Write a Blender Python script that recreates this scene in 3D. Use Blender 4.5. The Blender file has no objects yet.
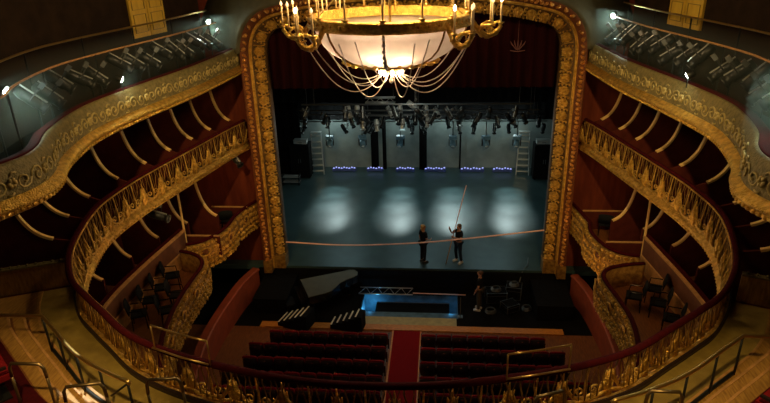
import bpy, bmesh, math, random
from mathutils import Vector, Matrix
random.seed(7)
SC = bpy.context.scene
COL = SC.collection
PI = math.pi

# ------------------------------------------------------------------ materials
def mat(name, base, rough=.6, metal=0.0, var=0.0, scale=8.0, bump=0.0, bscale=30.0, emit=None, estr=0.0,
        base2=None, aniso=None, trans=0.0):
    m = bpy.data.materials.new(name); m.use_nodes = True
    nt = m.node_tree; b = nt.nodes['Principled BSDF']
    b.inputs['Base Color'].default_value = (*base, 1)
    b.inputs['Roughness'].default_value = rough
    b.inputs['Metallic'].default_value = metal
    if trans: b.inputs['Transmission Weight'].default_value = trans
    if var or bump or base2:
        tc = nt.nodes.new('ShaderNodeTexCoord'); mp = nt.nodes.new('ShaderNodeMapping')
        nt.links.new(tc.outputs['Object'], mp.inputs['Vector'])
        if aniso: mp.inputs['Scale'].default_value = aniso
    if var or base2:
        n = nt.nodes.new('ShaderNodeTexNoise'); n.inputs['Scale'].default_value = scale; n.inputs['Detail'].default_value = 4
        nt.links.new(mp.outputs['Vector'], n.inputs['Vector'])
        r = nt.nodes.new('ShaderNodeValToRGB')
        c2 = base2 or tuple(c * (1 - var) for c in base)
        r.color_ramp.elements[0].position = .35; r.color_ramp.elements[0].color = (*c2, 1)
        r.color_ramp.elements[1].position = .68; r.color_ramp.elements[1].color = (*base, 1)
        nt.links.new(n.outputs['Fac'], r.inputs['Fac']); nt.links.new(r.outputs['Color'], b.inputs['Base Color'])
    if bump:
        n2 = nt.nodes.new('ShaderNodeTexNoise'); n2.inputs['Scale'].default_value = bscale; n2.inputs['Detail'].default_value = 3
        nt.links.new(mp.outputs['Vector'], n2.inputs['Vector'])
        bm_ = nt.nodes.new('ShaderNodeBump'); bm_.inputs['Strength'].default_value = bump; bm_.inputs['Distance'].default_value = .05
        nt.links.new(n2.outputs['Fac'], bm_.inputs['Height']); nt.links.new(bm_.outputs['Normal'], b.inputs['Normal'])
    if emit:
        b.inputs['Emission Color'].default_value = (*emit, 1); b.inputs['Emission Strength'].default_value = estr
    return m

M = {}
M['gold'] = mat('gold leaf', (1.0, .64, .15), .30, .85, base2=(.62, .33, .05), scale=9, bump=1.0, bscale=30)
M['gold_dark'] = mat('dark gold', (.48, .27, .055), .45, .6, base2=(.22, .10, .02), scale=7, bump=.6, bscale=22)  # darker gold tone for bars, ribs, panels and plinths
M['gold_bead'] = mat('warm gilding', (1.0, .52, .14), .28, .85, base2=(.55, .20, .03), scale=11, bump=.6)
M['gold_red'] = mat('red gilded ground', (.20, .055, .012), .55, .3, var=.4, scale=6)
M['gold_ground'] = mat('gilded ground with painted shade', (.20, .10, .02), .5, .4, base2=(.08, .035, .007), scale=7, bump=.8, bscale=22)  # recess shade put into the ground colour between the carved leaves
M['brass'] = mat('brass', (.75, .50, .16), .3, .95)
M['fascia'] = mat('cream and gilt plaster', (.205, .155, .055), .62, .1, base2=(.115, .09, .028), scale=10, bump=.6, bscale=24)
M['rib_gold'] = mat('gilded edge', (.82, .52, .18), .5, 0)
M['velvet'] = mat('red velvet', (.058, .002, .004), .9, 0, var=.35, scale=14)
M['seat_red'] = mat('seat plush', (.22, .008, .012), .8, 0, var=.3, scale=12)
M['seat_shell'] = mat('dark seat shell', (.020, .009, .008), .5, 0)
M['redwall'] = mat('oxblood wall', (.15, .030, .012), .8, 0, base2=(.09, .016, .008), scale=1.6, aniso=(3, 3, .5))
M['panel_red'] = mat('oxblood partition', (.09, .016, .009), .75, 0, var=.3, scale=3)
M['tanrail'] = mat('tan timber cap', (.58, .30, .10), .5, 0, var=.3, scale=9)
M['parapet'] = mat('red brown parapet', (.17, .058, .024), .65, 0, var=.25, scale=4)
M['parterre'] = mat('red painted parterre wall', (.30, .052, .016), .65, 0, var=.25, scale=3)
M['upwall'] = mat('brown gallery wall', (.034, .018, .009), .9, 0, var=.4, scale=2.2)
M['cove'] = mat('olive plaster', (.10, .085, .040), .75, 0, var=.25, scale=3)
M['oak'] = mat('oak boards', (.48, .26, .06), .5, 0, base2=(.28, .14, .03), scale=5, aniso=(6, .8, 1))
M['oak_red'] = mat('stained boards', (.25, .088, .024), .5, 0, base2=(.13, .042, .012), scale=5, aniso=(7, .7, 1))
M['olive_carpet'] = mat('olive linoleum', (.32, .22, .045), .6, 0, base2=(.22, .145, .03), scale=4, bump=.15, bscale=60)
M['carpet'] = mat('red carpet', (.26, .008, .012), .9, 0, var=.3, scale=30)
M['stage'] = mat('black stage lino', (.040, .074, .078), .36, 0, base2=(.027, .051, .055), scale=1.4, bump=.05, bscale=14)
M['black'] = mat('matt black', (.005, .005, .005), .8, 0)
M['blackcloth'] = mat('black cloth', (.0055, .005, .005), .95, 0, var=.4, scale=6)
M['blackmetal'] = mat('black metal', (.014, .015, .015), .42, .3)
M['bronze'] = mat('dark bronze tube', (.22, .15, .07), .35, .85)
M['greymetal'] = mat('grey steel', (.20, .21, .21), .4, .8)
M['pale'] = mat('pale painted steel', (.45, .46, .44), .45, .2)
M['alu'] = mat('bright aluminium', (.62, .64, .62), .3, .7)
M['backwall'] = mat('grey green painted masonry', (.21, .25, .235), .8, 0, base2=(.14, .17, .16), scale=1.2, bump=.2, bscale=9)
M['curtain'] = mat('maroon house curtain', (.032, .003, .003), .9, 0, var=.35, scale=3, aniso=(5, 1, .3))
M['motif'] = mat('faded curtain embroidery', (.20, .075, .06), .8, 0)
M['plaster_lit'] = mat('yellow painted door', (.80, .50, .045), .6, 0, base2=(.66, .38, .03), scale=3, aniso=(2, 2, .4))
M['doorline'] = mat('door moulding', (.36, .21, .03), .6, 0)
M['bulb'] = mat('lit bulb', (1, .9, .7), .3, 0, emit=(1, .70, .36), estr=38)
M['bulb_pale'] = mat('dim bulb', (1, .9, .7), .3, 0, emit=(1, .62, .28), estr=1.5)
M['candle'] = mat('ivory candle tube', (.80, .56, .27), .5, 0)
M['strand'] = mat('crystal strand', (.92, .76, .68), .25, .25)
M['lens_cool'] = mat('lit cool lens', (.9, 1, .95), .3, 0, emit=(.82, 1, .88), estr=110)
M['lens_dark'] = mat('dark lens', (.03, .035, .04), .12, .2)
M['led_blue'] = mat('blue white diode', (.45, .5, 1), .3, 0, emit=(.38, .42, 1), estr=1.0)
M['led_body'] = mat('glow tinted batten body', (.06, .09, .28), .5, .1)  # housing tinted blue so its colour carries the diodes' glow
M['bluebody'] = mat('blue grey housing', (.10, .19, .25), .5, .1)
M['whitebody'] = mat('white housing', (.55, .56, .55), .5, 0)
M['piano_lid'] = mat('dusty piano cover', (.095, .098, .070), .6, 0, var=.2, scale=3)
M['piano'] = mat('black lacquer', (.006, .006, .006), .2, 0)
M['ivory'] = mat('ivory keys', (.62, .58, .48), .4, 0)
M['nosing'] = mat('white step nosing', (.74, .70, .55), .6, 0, var=.1, scale=20)
M['cream'] = mat('cream painted edge', (.52, .42, .17), .6, 0, var=.25, scale=5)
M['amberwood'] = mat('amber pit rail', (.75, .31, .05), .45, 0, base2=(.48, .17, .026), scale=9, aniso=(1, 5, 1))
M['tape'] = mat('pink white tape', (.95, .52, .40), .6, 0)
M['liftcloth'] = mat('blue lift wall', (.10, .20, .27), .6, 0, var=.5, scale=3)
M['skin'] = mat('skin', (.48, .25, .16), .55, 0)
M['hair_blond'] = mat('fair hair', (.36, .22, .08), .6, 0)
M['hair_brown'] = mat('brown hair', (.10, .045, .018), .6, 0)
M['clothes'] = mat('black clothes', (.010, .011, .013), .85, 0, var=.3, scale=8)
M['navy'] = mat('navy trousers', (.012, .018, .030), .85, 0)
M['olive_trousers'] = mat('brown trousers', (.055, .042, .022), .85, 0)
M['shoe_white'] = mat('white trainers', (.62, .62, .60), .6, 0)
M['shoe_black'] = mat('black shoes', (.012, .012, .012), .5, 0)
M['glint'] = mat('brass number plate', (.75, .62, .42), .25, .8)
M['rosette'] = mat('gilt rosette', (.38, .29, .10), .5, .3)

for k_ in ('black', 'blackcloth', 'clothes', 'navy', 'velvet', 'redwall', 'panel_red', 'upwall', 'seat_red', 'curtain', 'carpet'): M[k_].node_tree.nodes['Principled BSDF'].inputs['Specular IOR Level'].default_value = .12
def bowl_mat():
    m = bpy.data.materials.new('frosted bowl glass'); m.use_nodes = True
    nt = m.node_tree; nt.nodes.clear()
    o = nt.nodes.new('ShaderNodeOutputMaterial'); mx = nt.nodes.new('ShaderNodeMixShader'); mx.inputs[0].default_value = .55
    d = nt.nodes.new('ShaderNodeBsdfDiffuse'); t = nt.nodes.new('ShaderNodeBsdfTranslucent')
    tc = nt.nodes.new('ShaderNodeTexCoord'); n = nt.nodes.new('ShaderNodeTexNoise'); n.inputs['Scale'].default_value = 2.2
    r = nt.nodes.new('ShaderNodeValToRGB'); r.color_ramp.elements[0].color = (.50, .37, .27, 1); r.color_ramp.elements[1].color = (.86, .74, .64, 1)
    nt.links.new(tc.outputs['Object'], n.inputs['Vector']); nt.links.new(n.outputs['Fac'], r.inputs['Fac'])
    for s in (d, t): nt.links.new(r.outputs['Color'], s.inputs['Color'])
    nt.links.new(d.outputs[0], mx.inputs[1]); nt.links.new(t.outputs[0], mx.inputs[2]); nt.links.new(mx.outputs[0], o.inputs['Surface'])
    return m
M['bowl'] = bowl_mat()

# ------------------------------------------------------------------ mesh builder
class MB:
    def __init__(s): s.v = []; s.f = []; s.fm = []; s.cur = 0
    def add(s, vs, fs):
        o = len(s.v); s.v += [tuple(p) for p in vs]; s.f += [tuple(i + o for i in f) for f in fs]; s.fm += [s.cur] * len(fs); return s
    def box(s, c, d, rot=None, taper=1.0):
        hx, hy, hz = d[0] / 2, d[1] / 2, d[2] / 2
        P = []
        for z in (-1, 1):
            k = taper if z > 0 else 1
            for x, y in ((-1, -1), (1, -1), (1, 1), (-1, 1)): P.append(Vector((x * hx * k, y * hy * k, z * hz)))
        if rot is not None:
            R = rot if isinstance(rot, Matrix) else Matrix.Rotation(rot, 3, 'Z')
            P = [R @ p for p in P]
        c = Vector(c)
        return s.add([p + c for p in P], [(3, 2, 1, 0), (4, 5, 6, 7), (0, 1, 5, 4), (1, 2, 6, 5), (2, 3, 7, 6), (3, 0, 4, 7)])
    def tube(s, pts, r, n=6, closed=False, flat=1.0):
        pts = [Vector(p) for p in pts]; k = len(pts)
        if k < 2: return s
        rs = r if isinstance(r, (list, tuple)) else [r] * k
        vs = []; prev = None
        for i in range(k):
            a = pts[i - 1] if (i > 0 or closed) else pts[i]; b = pts[(i + 1) % k] if (i < k - 1 or closed) else pts[i]
            t = (b - a)
            if t.length < 1e-9: t = Vector((0, 0, 1))
            t.normalize()
            if prev is None:
                u = t.cross(Vector((0, 0, 1)))
                if u.length < .05: u = t.cross(Vector((1, 0, 0)))
            else:
                u = prev - t * prev.dot(t)
                if u.length < 1e-6: u = t.cross(Vector((1, 0, 0)))
            u.normalize(); prev = u; w = t.cross(u)
            for j in range(n):
                a_ = 2 * PI * j / n + PI / n
                vs.append(pts[i] + (u * math.cos(a_) + w * (math.sin(a_) * flat)) * rs[i])
        fs = []
        m = k if closed else k - 1
        for i in range(m):
            for j in range(n):
                a = i * n + j; b = i * n + (j + 1) % n; i2 = (i + 1) % k
                fs.append((a, b, i2 * n + (j + 1) % n, i2 * n + j))
        if not closed: fs += [tuple(range(n - 1, -1, -1)), tuple((k - 1) * n + j for j in range(n))]
        return s.add(vs, fs)
    def lathe(s, prof, n=16, c=(0, 0, 0), rot=None, a0=0.0, a1=2 * PI):
        full = abs(a1 - a0 - 2 * PI) < 1e-6
        c = Vector(c); vs = []; m = n if full else n + 1
        for (r, z) in prof:
            for j in range(m):
                a = a0 + (a1 - a0) * j / n
                p = Vector((r * math.cos(a), r * math.sin(a), z))
                if rot is not None: p = rot @ p
                vs.append(p + c)
        fs = []
        for i in range(len(prof) - 1):
            for j in range(n):
                j2 = (j + 1) % m
                fs.append((i * m + j, i * m + j2, (i + 1) * m + j2, (i + 1) * m + j))
        if full:
            if prof[0][0] > 1e-6: fs.append(tuple(range(m - 1, -1, -1)))
            if prof[-1][0] > 1e-6: fs.append(tuple((len(prof) - 1) * m + j for j in range(m)))
        return s.add(vs, fs)
    def blob(s, c, rad, rot=None, n=6, m=4):
        c = Vector(c); vs = []; fs = []
        for i in range(m + 1):
            th = PI * i / m
            for j in range(n):
                a = 2 * PI * j / n
                p = Vector((rad[0] * math.sin(th) * math.cos(a), rad[1] * math.sin(th) * math.sin(a), rad[2] * math.cos(th)))
                if rot is not None: p = rot @ p
                vs.append(p + c)
        for i in range(m):
            for j in range(n):
                fs.append((i * n + j, i * n + (j + 1) % n, (i + 1) * n + (j + 1) % n, (i + 1) * n + j))
        return s.add(vs, fs)
    def frames(s, fr, prof, closed=True):
        """fr: list of (P, N, B); prof: list of (n, b)"""
        k = len(prof); vs = []
        for P, N, B in fr:
            for (d, b) in prof: vs.append(P + N * d + B * b)
        fs = []; q = k if closed else k - 1
        for i in range(len(fr) - 1):
            for j in range(q):
                j2 = (j + 1) % k
                fs.append((i * k + j, i * k + j2, (i + 1) * k + j2, (i + 1) * k + j))
        if closed: fs += [tuple(range(k - 1, -1, -1)), tuple((len(fr) - 1) * k + j for j in range(k))]
        return s.add(vs, fs)
    def prism(s, poly, t, M4=None):
        """poly: list of (x, y, z) planar, thickened both ways along vector t"""
        t = Vector(t); n = len(poly)
        vs = [Vector(p) - t / 2 for p in poly] + [Vector(p) + t / 2 for p in poly]
        fs = [tuple(range(n - 1, -1, -1)), tuple(range(n, 2 * n))] + [(i, (i + 1) % n, n + (i + 1) % n, n + i) for i in range(n)]
        return s.add(vs, fs)
    def build(s, name, m, parent=None, smooth=False, world=False):
        me = bpy.data.meshes.new(name)
        off = Vector((0, 0, 0))
        if world and parent is not None:
            q = parent
            while q is not None: off += q.location; q = q.parent
        me.from_pydata([tuple(Vector(p) - off) for p in s.v], [], s.f)
        me.polygons.foreach_set('material_index', s.fm)
        b = bmesh.new(); b.from_mesh(me); bmesh.ops.recalc_face_normals(b, faces=b.faces); b.to_mesh(me); b.free()
        if smooth:
            for p in me.polygons: p.use_smooth = True
        for q in (m if isinstance(m, list) else [m]): me.materials.append(M[q])
        o = bpy.data.objects.new(name, me); COL.objects.link(o)
        if parent is not None: o.parent = parent
        return o

def tag(o, label=None, cat=None, group=None, kind=None):
    if label: o['label'] = label
    if cat: o['category'] = cat
    if group: o['group'] = group
    if kind: o['kind'] = kind
    return o
def thing(name, loc, label, cat, group=None, rz=0.0):
    o = bpy.data.objects.new(name, None); COL.objects.link(o); o.location = loc; o.rotation_euler = (0, 0, rz); o.empty_display_size = .2
    return tag(o, label, cat, group)
def struct(name, mb, m, smooth=False, label=None, cat=None):
    o = mb.build(name, m, smooth=smooth); o['kind'] = 'structure'
    return tag(o, label, cat)
def copy_tree(o, parent=None):
    c = o.copy(); COL.objects.link(c)
    if parent is not None: c.parent = parent
    for ch in list(o.children): copy_tree(ch, c)
    return c
ORD = 'first second third fourth fifth sixth seventh eighth ninth tenth eleventh twelfth thirteenth fourteenth fifteenth sixteenth'.split()
def light(name, kind, loc, power, color, size=.1, target=None, spot=None, blend=.5):
    l = bpy.data.lights.new(name, kind); l.energy = power; l.color = color
    if kind == 'AREA': l.size = size
    else: l.shadow_soft_size = size
    if kind == 'SPOT': l.spot_size = spot; l.spot_blend = blend
    o = bpy.data.objects.new(name, l); COL.objects.link(o); o.location = loc
    if target is not None: o.rotation_euler = (Vector(target) - Vector(loc)).to_track_quat('-Z', 'Y').to_euler()
    return o

# ------------------------------------------------------------------ plan paths
def catmull(ctrl, step=.12):
    c = [Vector(p) for p in ctrl]; c = [c[0] * 2 - c[1]] + c + [c[-1] * 2 - c[-2]]
    out = []
    for i in range(1, len(c) - 2):
        L = (c[i + 1] - c[i]).length; n = max(2, int(L / .05))
        for k in range(n):
            t = k / n; t2, t3 = t * t, t * t * t
            out.append(.5 * ((2 * c[i]) + (c[i + 1] - c[i - 1]) * t + (2 * c[i - 1] - 5 * c[i] + 4 * c[i + 1] - c[i + 2]) * t2 + (3 * c[i] - c[i - 1] - 3 * c[i + 1] + c[i + 2]) * t3))
    out.append(c[-2])
    return out
class Path:
    def __init__(s, ctrl, raw=False):
        s.p = [Vector(q) for q in ctrl] if raw else catmull(ctrl)
        s.L = [0.0]
        for i in range(1, len(s.p)): s.L.append(s.L[-1] + (s.p[i] - s.p[i - 1]).length)
        s.len = s.L[-1]
    def at(s, d):
        d = min(max(d, 0), s.len)
        lo, hi = 0, len(s.L) - 1
        while hi - lo > 1:
            m = (lo + hi) // 2
            if s.L[m] <= d: lo = m
            else: hi = m
        f = (d - s.L[lo]) / max(1e-9, s.L[hi] - s.L[lo])
        P = s.p[lo].lerp(s.p[hi], f)
        a = s.p[max(0, lo - 3)]; b = s.p[min(len(s.p) - 1, hi + 3)]
        t = (b - a).normalized()
        return P, Vector((-t.y, t.x)), t
    def pt(s, d, out, z):
        P, N, t = s.at(d); return Vector((P.x + N.x * out, P.y + N.y * out, z))
    def fr(s, a=0, b=None, step=.15):
        b = s.len if b is None else b; n = max(2, int(abs(b - a) / step)); r = []
        for i in range(n + 1):
            P, N, t = s.at(a + (b - a) * i / n)
            r.append((Vector((P.x, P.y, 0)), Vector((N.x, N.y, 0)), Vector((0, 0, 1))))
        return r
    def s_at_y(s, y, right=True):
        best = None
        for i, q in enumerate(s.p):
            if (q.x > 0) != right: continue
            e = abs(q.y - y)
            if best is None or e < best[0]: best = (e, s.L[i])
        return best[1]
def mirror(ctrl): return [(-x, y) for x, y in reversed(ctrl)]

half2 = [(6.42, -.25), (6.72, -1.4), (7.1, -3.3), (7.6, -5.8), (7.78, -7), (7.82, -8.5), (7.47, -10), (7.0, -11.2), (6.35, -12.2), (5.7, -12.8),
         (5.1, -13.3), (4.3, -13.95), (3.4, -14.4), (2.3, -14.75), (1.1, -15.0)]
T2 = Path(half2 + [(0, -15.07)] + mirror(half2))
half3 = [(6.25, -.3), (6.36, -2), (6.55, -4), (6.9, -6), (7.1, -7.2), (7.24, -8.5), (7.17, -9.5), (6.85, -10.85), (6.42, -11.8), (6.3, -12.5),
         (6.48, -13.2), (6.9, -14.1), (7.7, -15.2)]
T3 = {1: Path(half3), -1: Path(mirror(half3))}
SIDE = {1: 'right', -1: 'left'}

# ------------------------------------------------------------------ setting
# stalls / pit floors
LX0, LX1, LY0, LY1 = -2.02, 1.92, -2.33, -.38
mb = MB()
mb.box((0, -10.2, -1.1), (20, 14.0, .2))
struct('floor_stalls', mb, 'oak_red')
mb = MB()
mb.box(((-10 + LX0) / 2, -1.6, -1.1), (LX0 + 10, 3.2, .2)); mb.box(((10 + LX1) / 2, -1.6, -1.1), (10 - LX1, 3.2, .2))
mb.box(((LX0 + LX1) / 2, (-3.2 + LY0) / 2, -1.1), (LX1 - LX0, LY0 + 3.2, .2)); mb.box(((LX0 + LX1) / 2, LY1 / 2, -1.1), (LX1 - LX0, -LY1, .2))
struct('floor_pit', mb, 'blackcloth')
mb = MB(); mb.box((0, 6.2, -.1), (19.4, 12.7, .2)); struct('floor_stage', mb, 'stage')
mb = MB(); mb.box((0, -.2, -.55), (13.2, .1, .9)); struct('trim_stage_riser', mb, 'blackcloth')
mb = MB(); mb.box((0, 12.4, 5), (20, .25, 15)); struct('wall_back', mb, 'backwall')
mb = MB()
for x in (-9.7, 9.7): mb.box((x, 6.3, 5), (.2, 12, 15))
struct('wall_wings', mb, 'black')
mb = MB(); mb.box((0, 6.3, 12.5), (20, 12, .2)); struct('ceiling_stage', mb, 'black')
# lower (box) walls and gallery walls, per side
for sx in (1, -1):
    a = T2.s_at_y(-.25, sx > 0); b = T2.s_at_y(-11.6, sx > 0)
    mb = MB(); mb.frames(T2.fr(min(a, b), max(a, b)), [(2.85, -1), (3.0, -1), (3.0, 8.4), (2.85, 8.4)]); struct('wall_' + SIDE[sx], mb, 'redwall')
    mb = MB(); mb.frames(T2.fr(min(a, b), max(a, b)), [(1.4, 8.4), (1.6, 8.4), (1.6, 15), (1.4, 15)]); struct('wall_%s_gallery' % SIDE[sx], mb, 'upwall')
    P, N, t = T2.at(b)
    e = Vector((P.x + N.x * 2.9, P.y + N.y * 2.9, 0))
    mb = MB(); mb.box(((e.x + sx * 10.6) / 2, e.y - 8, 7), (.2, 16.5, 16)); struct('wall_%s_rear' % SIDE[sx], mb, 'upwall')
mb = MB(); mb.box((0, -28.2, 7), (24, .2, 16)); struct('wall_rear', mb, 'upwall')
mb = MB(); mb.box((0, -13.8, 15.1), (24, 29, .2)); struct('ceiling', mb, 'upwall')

# proscenium wall with the arched opening
half_arch = [(5.38, 0), (5.38, 2), (5.38, 4), (5.38, 6), (5.38, 8), (5.38, 8.7), (5.34, 9.25), (5.18, 9.62), (4.9, 9.83), (4.45, 9.95), (3.6, 10.12), (2, 10.3)]
AR = Path(half_arch + [(0, 10.38)] + mirror(half_arch))
# Path.at gives N=(-ty,tx): for the upward leg t=(0,1) -> N=(-1,0), inward; outward is -N
def arch_fr(a=0, b=None, step=.12):
    b = AR.len if b is None else b; n = max(2, int((b - a) / step)); r = []
    for i in range(n + 1):
        P, N, t = AR.at(a + (b - a) * i / n)
        r.append((Vector((P.x, 0, P.y)), Vector((-N.x, 0, -N.y)), Vector((0, -1, 0))))
    return r
mb = MB()
fr = arch_fr(step=.25)
vs = []; fs = []
for P, N, B in fr:
    q = P + N * .82
    far = Vector((math.copysign(12, q.x), 0, q.z)) if q.z < 9.4 else Vector((q.x * 1.35, 0, 15.2))
    for yy in (.3, .6): vs += [Vector((q.x, yy, q.z)), Vector((far.x, yy, far.z))]
for i in range(len(fr) - 1):
    a = i * 4; b = a + 4
    fs += [(a, a + 1, b + 1, b), (a + 2, b + 2, b + 3, a + 3), (a, b, b + 2, a + 2)]
mb.add(vs, fs); struct('wall_front', mb, 'redwall')
mb = MB(); mb.frames([f for f in arch_fr() if f[0].z > 8.9], [(.80, .62), (.95, .66), (1.5, .1), (2.6, -.28), (2.6, -.4), (.80, -.4)]); struct('trim_arch_cove', mb, 'cove', smooth=True)

# proscenium frame
pr = thing('proscenium_arch', (0, -.35, 0), 'tall gilded proscenium arch with rounded corners framing the dark stage', 'proscenium arch')
mb = MB(); mb.frames(arch_fr(), [(0, -.35), (.0, .02), (.06, .08), (.40, .26), (.45, .33), (.45, -.35)]); leaf_mb = mb
mb = MB(); mb.frames(arch_fr(), [(.45, -.3), (.45, .36), (.49, .40), (.53, .38), (.55, .40), (.55, -.3)]); mb.build('fillet_moulding', 'gold', pr, world=True)
mb = MB(); mb.frames(arch_fr(), [(.55, -.3), (.55, .42), (.60, .50), (.78, .62), (.84, .60), (.84, -.3)]); bead_mb = mb
def frame_at(L):
    P, N, t = AR.at(L); return Vector((P.x, 0, P.y)), Vector((-N.x, 0, -N.y)), Vector((t.x, 0, t.y))
mb = leaf_mb; mb.cur = 1; L = .62
while L < AR.len - .55:
    P, N, t = frame_at(L); B = (Vector((0, -1, 0)) * .88 + N * -.40).normalized(); A = (N * .88 + Vector((0, -1, 0)) * .40).normalized()
    R = Matrix((A, t, B)).transposed()
    c = P + N * .215 + Vector((0, -1, 0)) * .165
    mb.blob(c + B * .02, (.20, .19, .07), R, 8, 4)
    for q in range(8):
        aa = q * PI / 4 + .3; mb.blob(c + A * (.15 * math.cos(aa)) + t * (.15 * math.sin(aa)) + B * .045, (.062, .04, .045), R @ Matrix.Rotation(aa, 3, 'Z'), 5, 3)
    for w in (-.19, -.07, .07, .19): mb.blob(c + A * w + t * .215 + B * .03, (.045, .04, .04), R, 5, 3)
    for k in (-1, 0, 1):
        mb.blob(c + A * (.02 - .05 * abs(k)) + t * (k * .115) + B * .07, (.13, .055, .055), R @ Matrix.Rotation(k * .5, 3, 'Z'), 6, 4)
        mb.blob(c - A * .14 + t * (k * .10) + B * .06, (.05, .05, .05), R, 6, 4)
    mb.tube([c - A * .2 - t * .215, c - t * .20 + B * .04, c + A * .2 - t * .215], .022, 5)
    L += .46
mb.build('carved_leaf_band', ['gold_ground', 'gold'], pr, True, world=True)
mb = bead_mb; mb.cur = 1; L = .5; k = 0
while L < AR.len - .45:
    P, N, t = frame_at(L); c = P + N * .68 + Vector((0, -1, 0)) * .575
    A = (N * .83 + Vector((0, -1, 0)) * .55).normalized(); B = A.cross(t)
    R = Matrix((A, t, B)).transposed()
    mb.blob(c, (.085, .085 if k % 2 else .06, .075), R @ Matrix.Rotation(.5 if k % 2 else -.5, 3, 'Z'), 6, 4)
    mb.blob(c + A * (.06 if k % 2 else -.06) + t * .05, (.04, .05, .05), R, 5, 3)
    L += .165; k += 1
mb.build('beaded_band', ['gold_red', 'gold_bead'], pr, True, world=True)
for sx in (-1, 1):
    mb = MB(); mb.box((sx * 5.62, -.12, .27), (.52, .5, .54)); mb.box((sx * 5.62, -.12, .56), (.56, .54, .05)); mb.box((sx * 6.06, -.42, .2), (.34, .5, .56))
    mb.build('plinth', 'gold_dark', pr, world=True)

# ------------------------------------------------------------------ horseshoe balcony front (second tier)
bf = thing('horseshoe_balcony', (0, -15.07, 5.55), 'horseshoe balcony front of gilded openwork with red velvet rail around the stalls', 'balcony front')
mb = MB(); mb.frames(T2.fr(), [(-.005, 6.43), (-.015, 6.46), (.0, 6.50), (.05, 6.515), (.10, 6.50), (.115, 6.46), (.10, 6.43)]); mb.build('velvet_handrail', 'velvet', bf, True, world=True)
mb = MB(); mb.frames(T2.fr(), [(.0, 5.27), (-.05, 5.29), (-.09, 5.34), (-.08, 5.40), (-.13, 5.44), (-.14, 5.47), (-.09, 5.52), (-.045, 5.55), (-.04, 5.60), (.07, 5.60), (.07, 5.27)])
k = 0
while k * .16 < T2.len:
    mb.blob(T2.pt(k * .16, -.09, 5.365), (.04, .04, .035), None, 5, 3); k += 1
mb.build('cove_moulding', 'gold', bf, True, world=True)
mb = MB()
per = .9; n = int(T2.len / per); per = T2.len / n
for i in range(n):
    s0 = i * per
    pts = []
    for k in range(13):
        u = k / 12; v = 5.66 + .46 * (abs(2 * u - 1) ** 2.6); pts.append(T2.pt(s0 + u * per, -.04 - .04 * math.sin(PI * u), v))
    mb.tube(pts, .036, 5)
    for k in range(1, 12, 2): mb.blob(pts[k] + Vector((0, 0, -.02)), (.036, .036, .03), None, 5, 3)
    mb.tube([T2.pt(s0 + k / 6 * per, -.05, 5.625 + .10 * (abs(k / 3 - 1) ** 2)) for k in range(7)], .032, 4)
    for k in range(8):
        u = (k + .5) / 8; v = 5.68 + .42 * (abs(2 * u - 1) ** 2.6)
        w = .024 * (1 if k % 2 else -1)
        pts = [T2.pt(s0 + u * per, .0, v), T2.pt(s0 + u * per + w, -.02, v + (6.41 - v) * .4), T2.pt(s0 + u * per - w, -.02, v + (6.41 - v) * .75), T2.pt(s0 + u * per, .0, 6.44)]
        mb.cur = 1; mb.tube(pts, .010 if k % 2 else .015, 4); mb.cur = 0
    for w, h in ((0, .66), (-.05, .50), (.05, .50), (-.10, .30), (.10, .30)):
        mb.tube([T2.pt(s0 + w * .3, -.05, 5.62), T2.pt(s0 + w, -.10, 5.62 + h * .6), T2.pt(s0 + w * 1.7, -.06, 5.62 + h)], [.044, .042, .010], 4)
    for sg in (-1, 1):
        pts = []
        for k in range(9):
            a = k / 8 * 2.2 * PI; r = .095 * (1 - k / 11); pts.append(T2.pt(s0 + per / 2 + sg * (.14 + r * math.cos(a)), -.06, 5.82 + r * math.sin(a)))
        mb.tube(pts, .018, 4)
    mb.tube([T2.pt(s0 + per / 2, -.08, 5.70), T2.pt(s0 + per / 2, -.10, 5.9), T2.pt(s0 + per / 2, -.04, 6.42)], [.034, .022, .012], 5)
mb.tube([T2.pt(T2.len * k / 200, -.02, 6.425) for k in range(201)], .022, 4)
mb.build('openwork_panel', ['gold', 'gold_dark'], bf, True, world=True)
mb = MB(); mb.frames(T2.fr(), [(.071, 5.36), (.071, 5.68), (.10, 5.68), (.115, 5.64), (.10, 5.58), (.115, 5.36)]); mb.build('inner_dark_strip', 'seat_shell', bf, world=True)  # dark strip added behind the moulding, darkening its inner face
# slab of the side boxes, walkway, landing and amphitheatre steps
yA = -11.0
for sx in (1, -1):
    a = T2.s_at_y(-.25, sx > 0); b = T2.s_at_y(yA, sx > 0)
    mb = MB(); mb.frames(T2.fr(min(a, b), max(a, b)), [(.02, 5.35), (2.9, 5.35), (2.9, 5.55), (.02, 5.55)]); struct('floor_%s_boxes' % SIDE[sx], mb, 'panel_red')
    c = T2.s_at_y(-12.0, sx > 0)
    mb = MB(); mb.frames(T2.fr(min(c, b), max(c, b)), [(.78, 5.4), (4.2, 5.4), (4.2, 5.56), (.78, 5.56)]); struct('floor_%s_landing' % SIDE[sx], mb, 'oak')
sA, sB = T2.s_at_y(yA, True), T2.s_at_y(yA, False)
mb = MB(); mb.frames(T2.fr(sA, sB), [(.02, 5.35), (.8, 5.35), (.8, 5.55), (.02, 5.55)]); struct('floor_walkway', mb, 'olive_carpet')
cR, cL = T2.s_at_y(-12.0, True), T2.s_at_y(-12.0, False)
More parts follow.
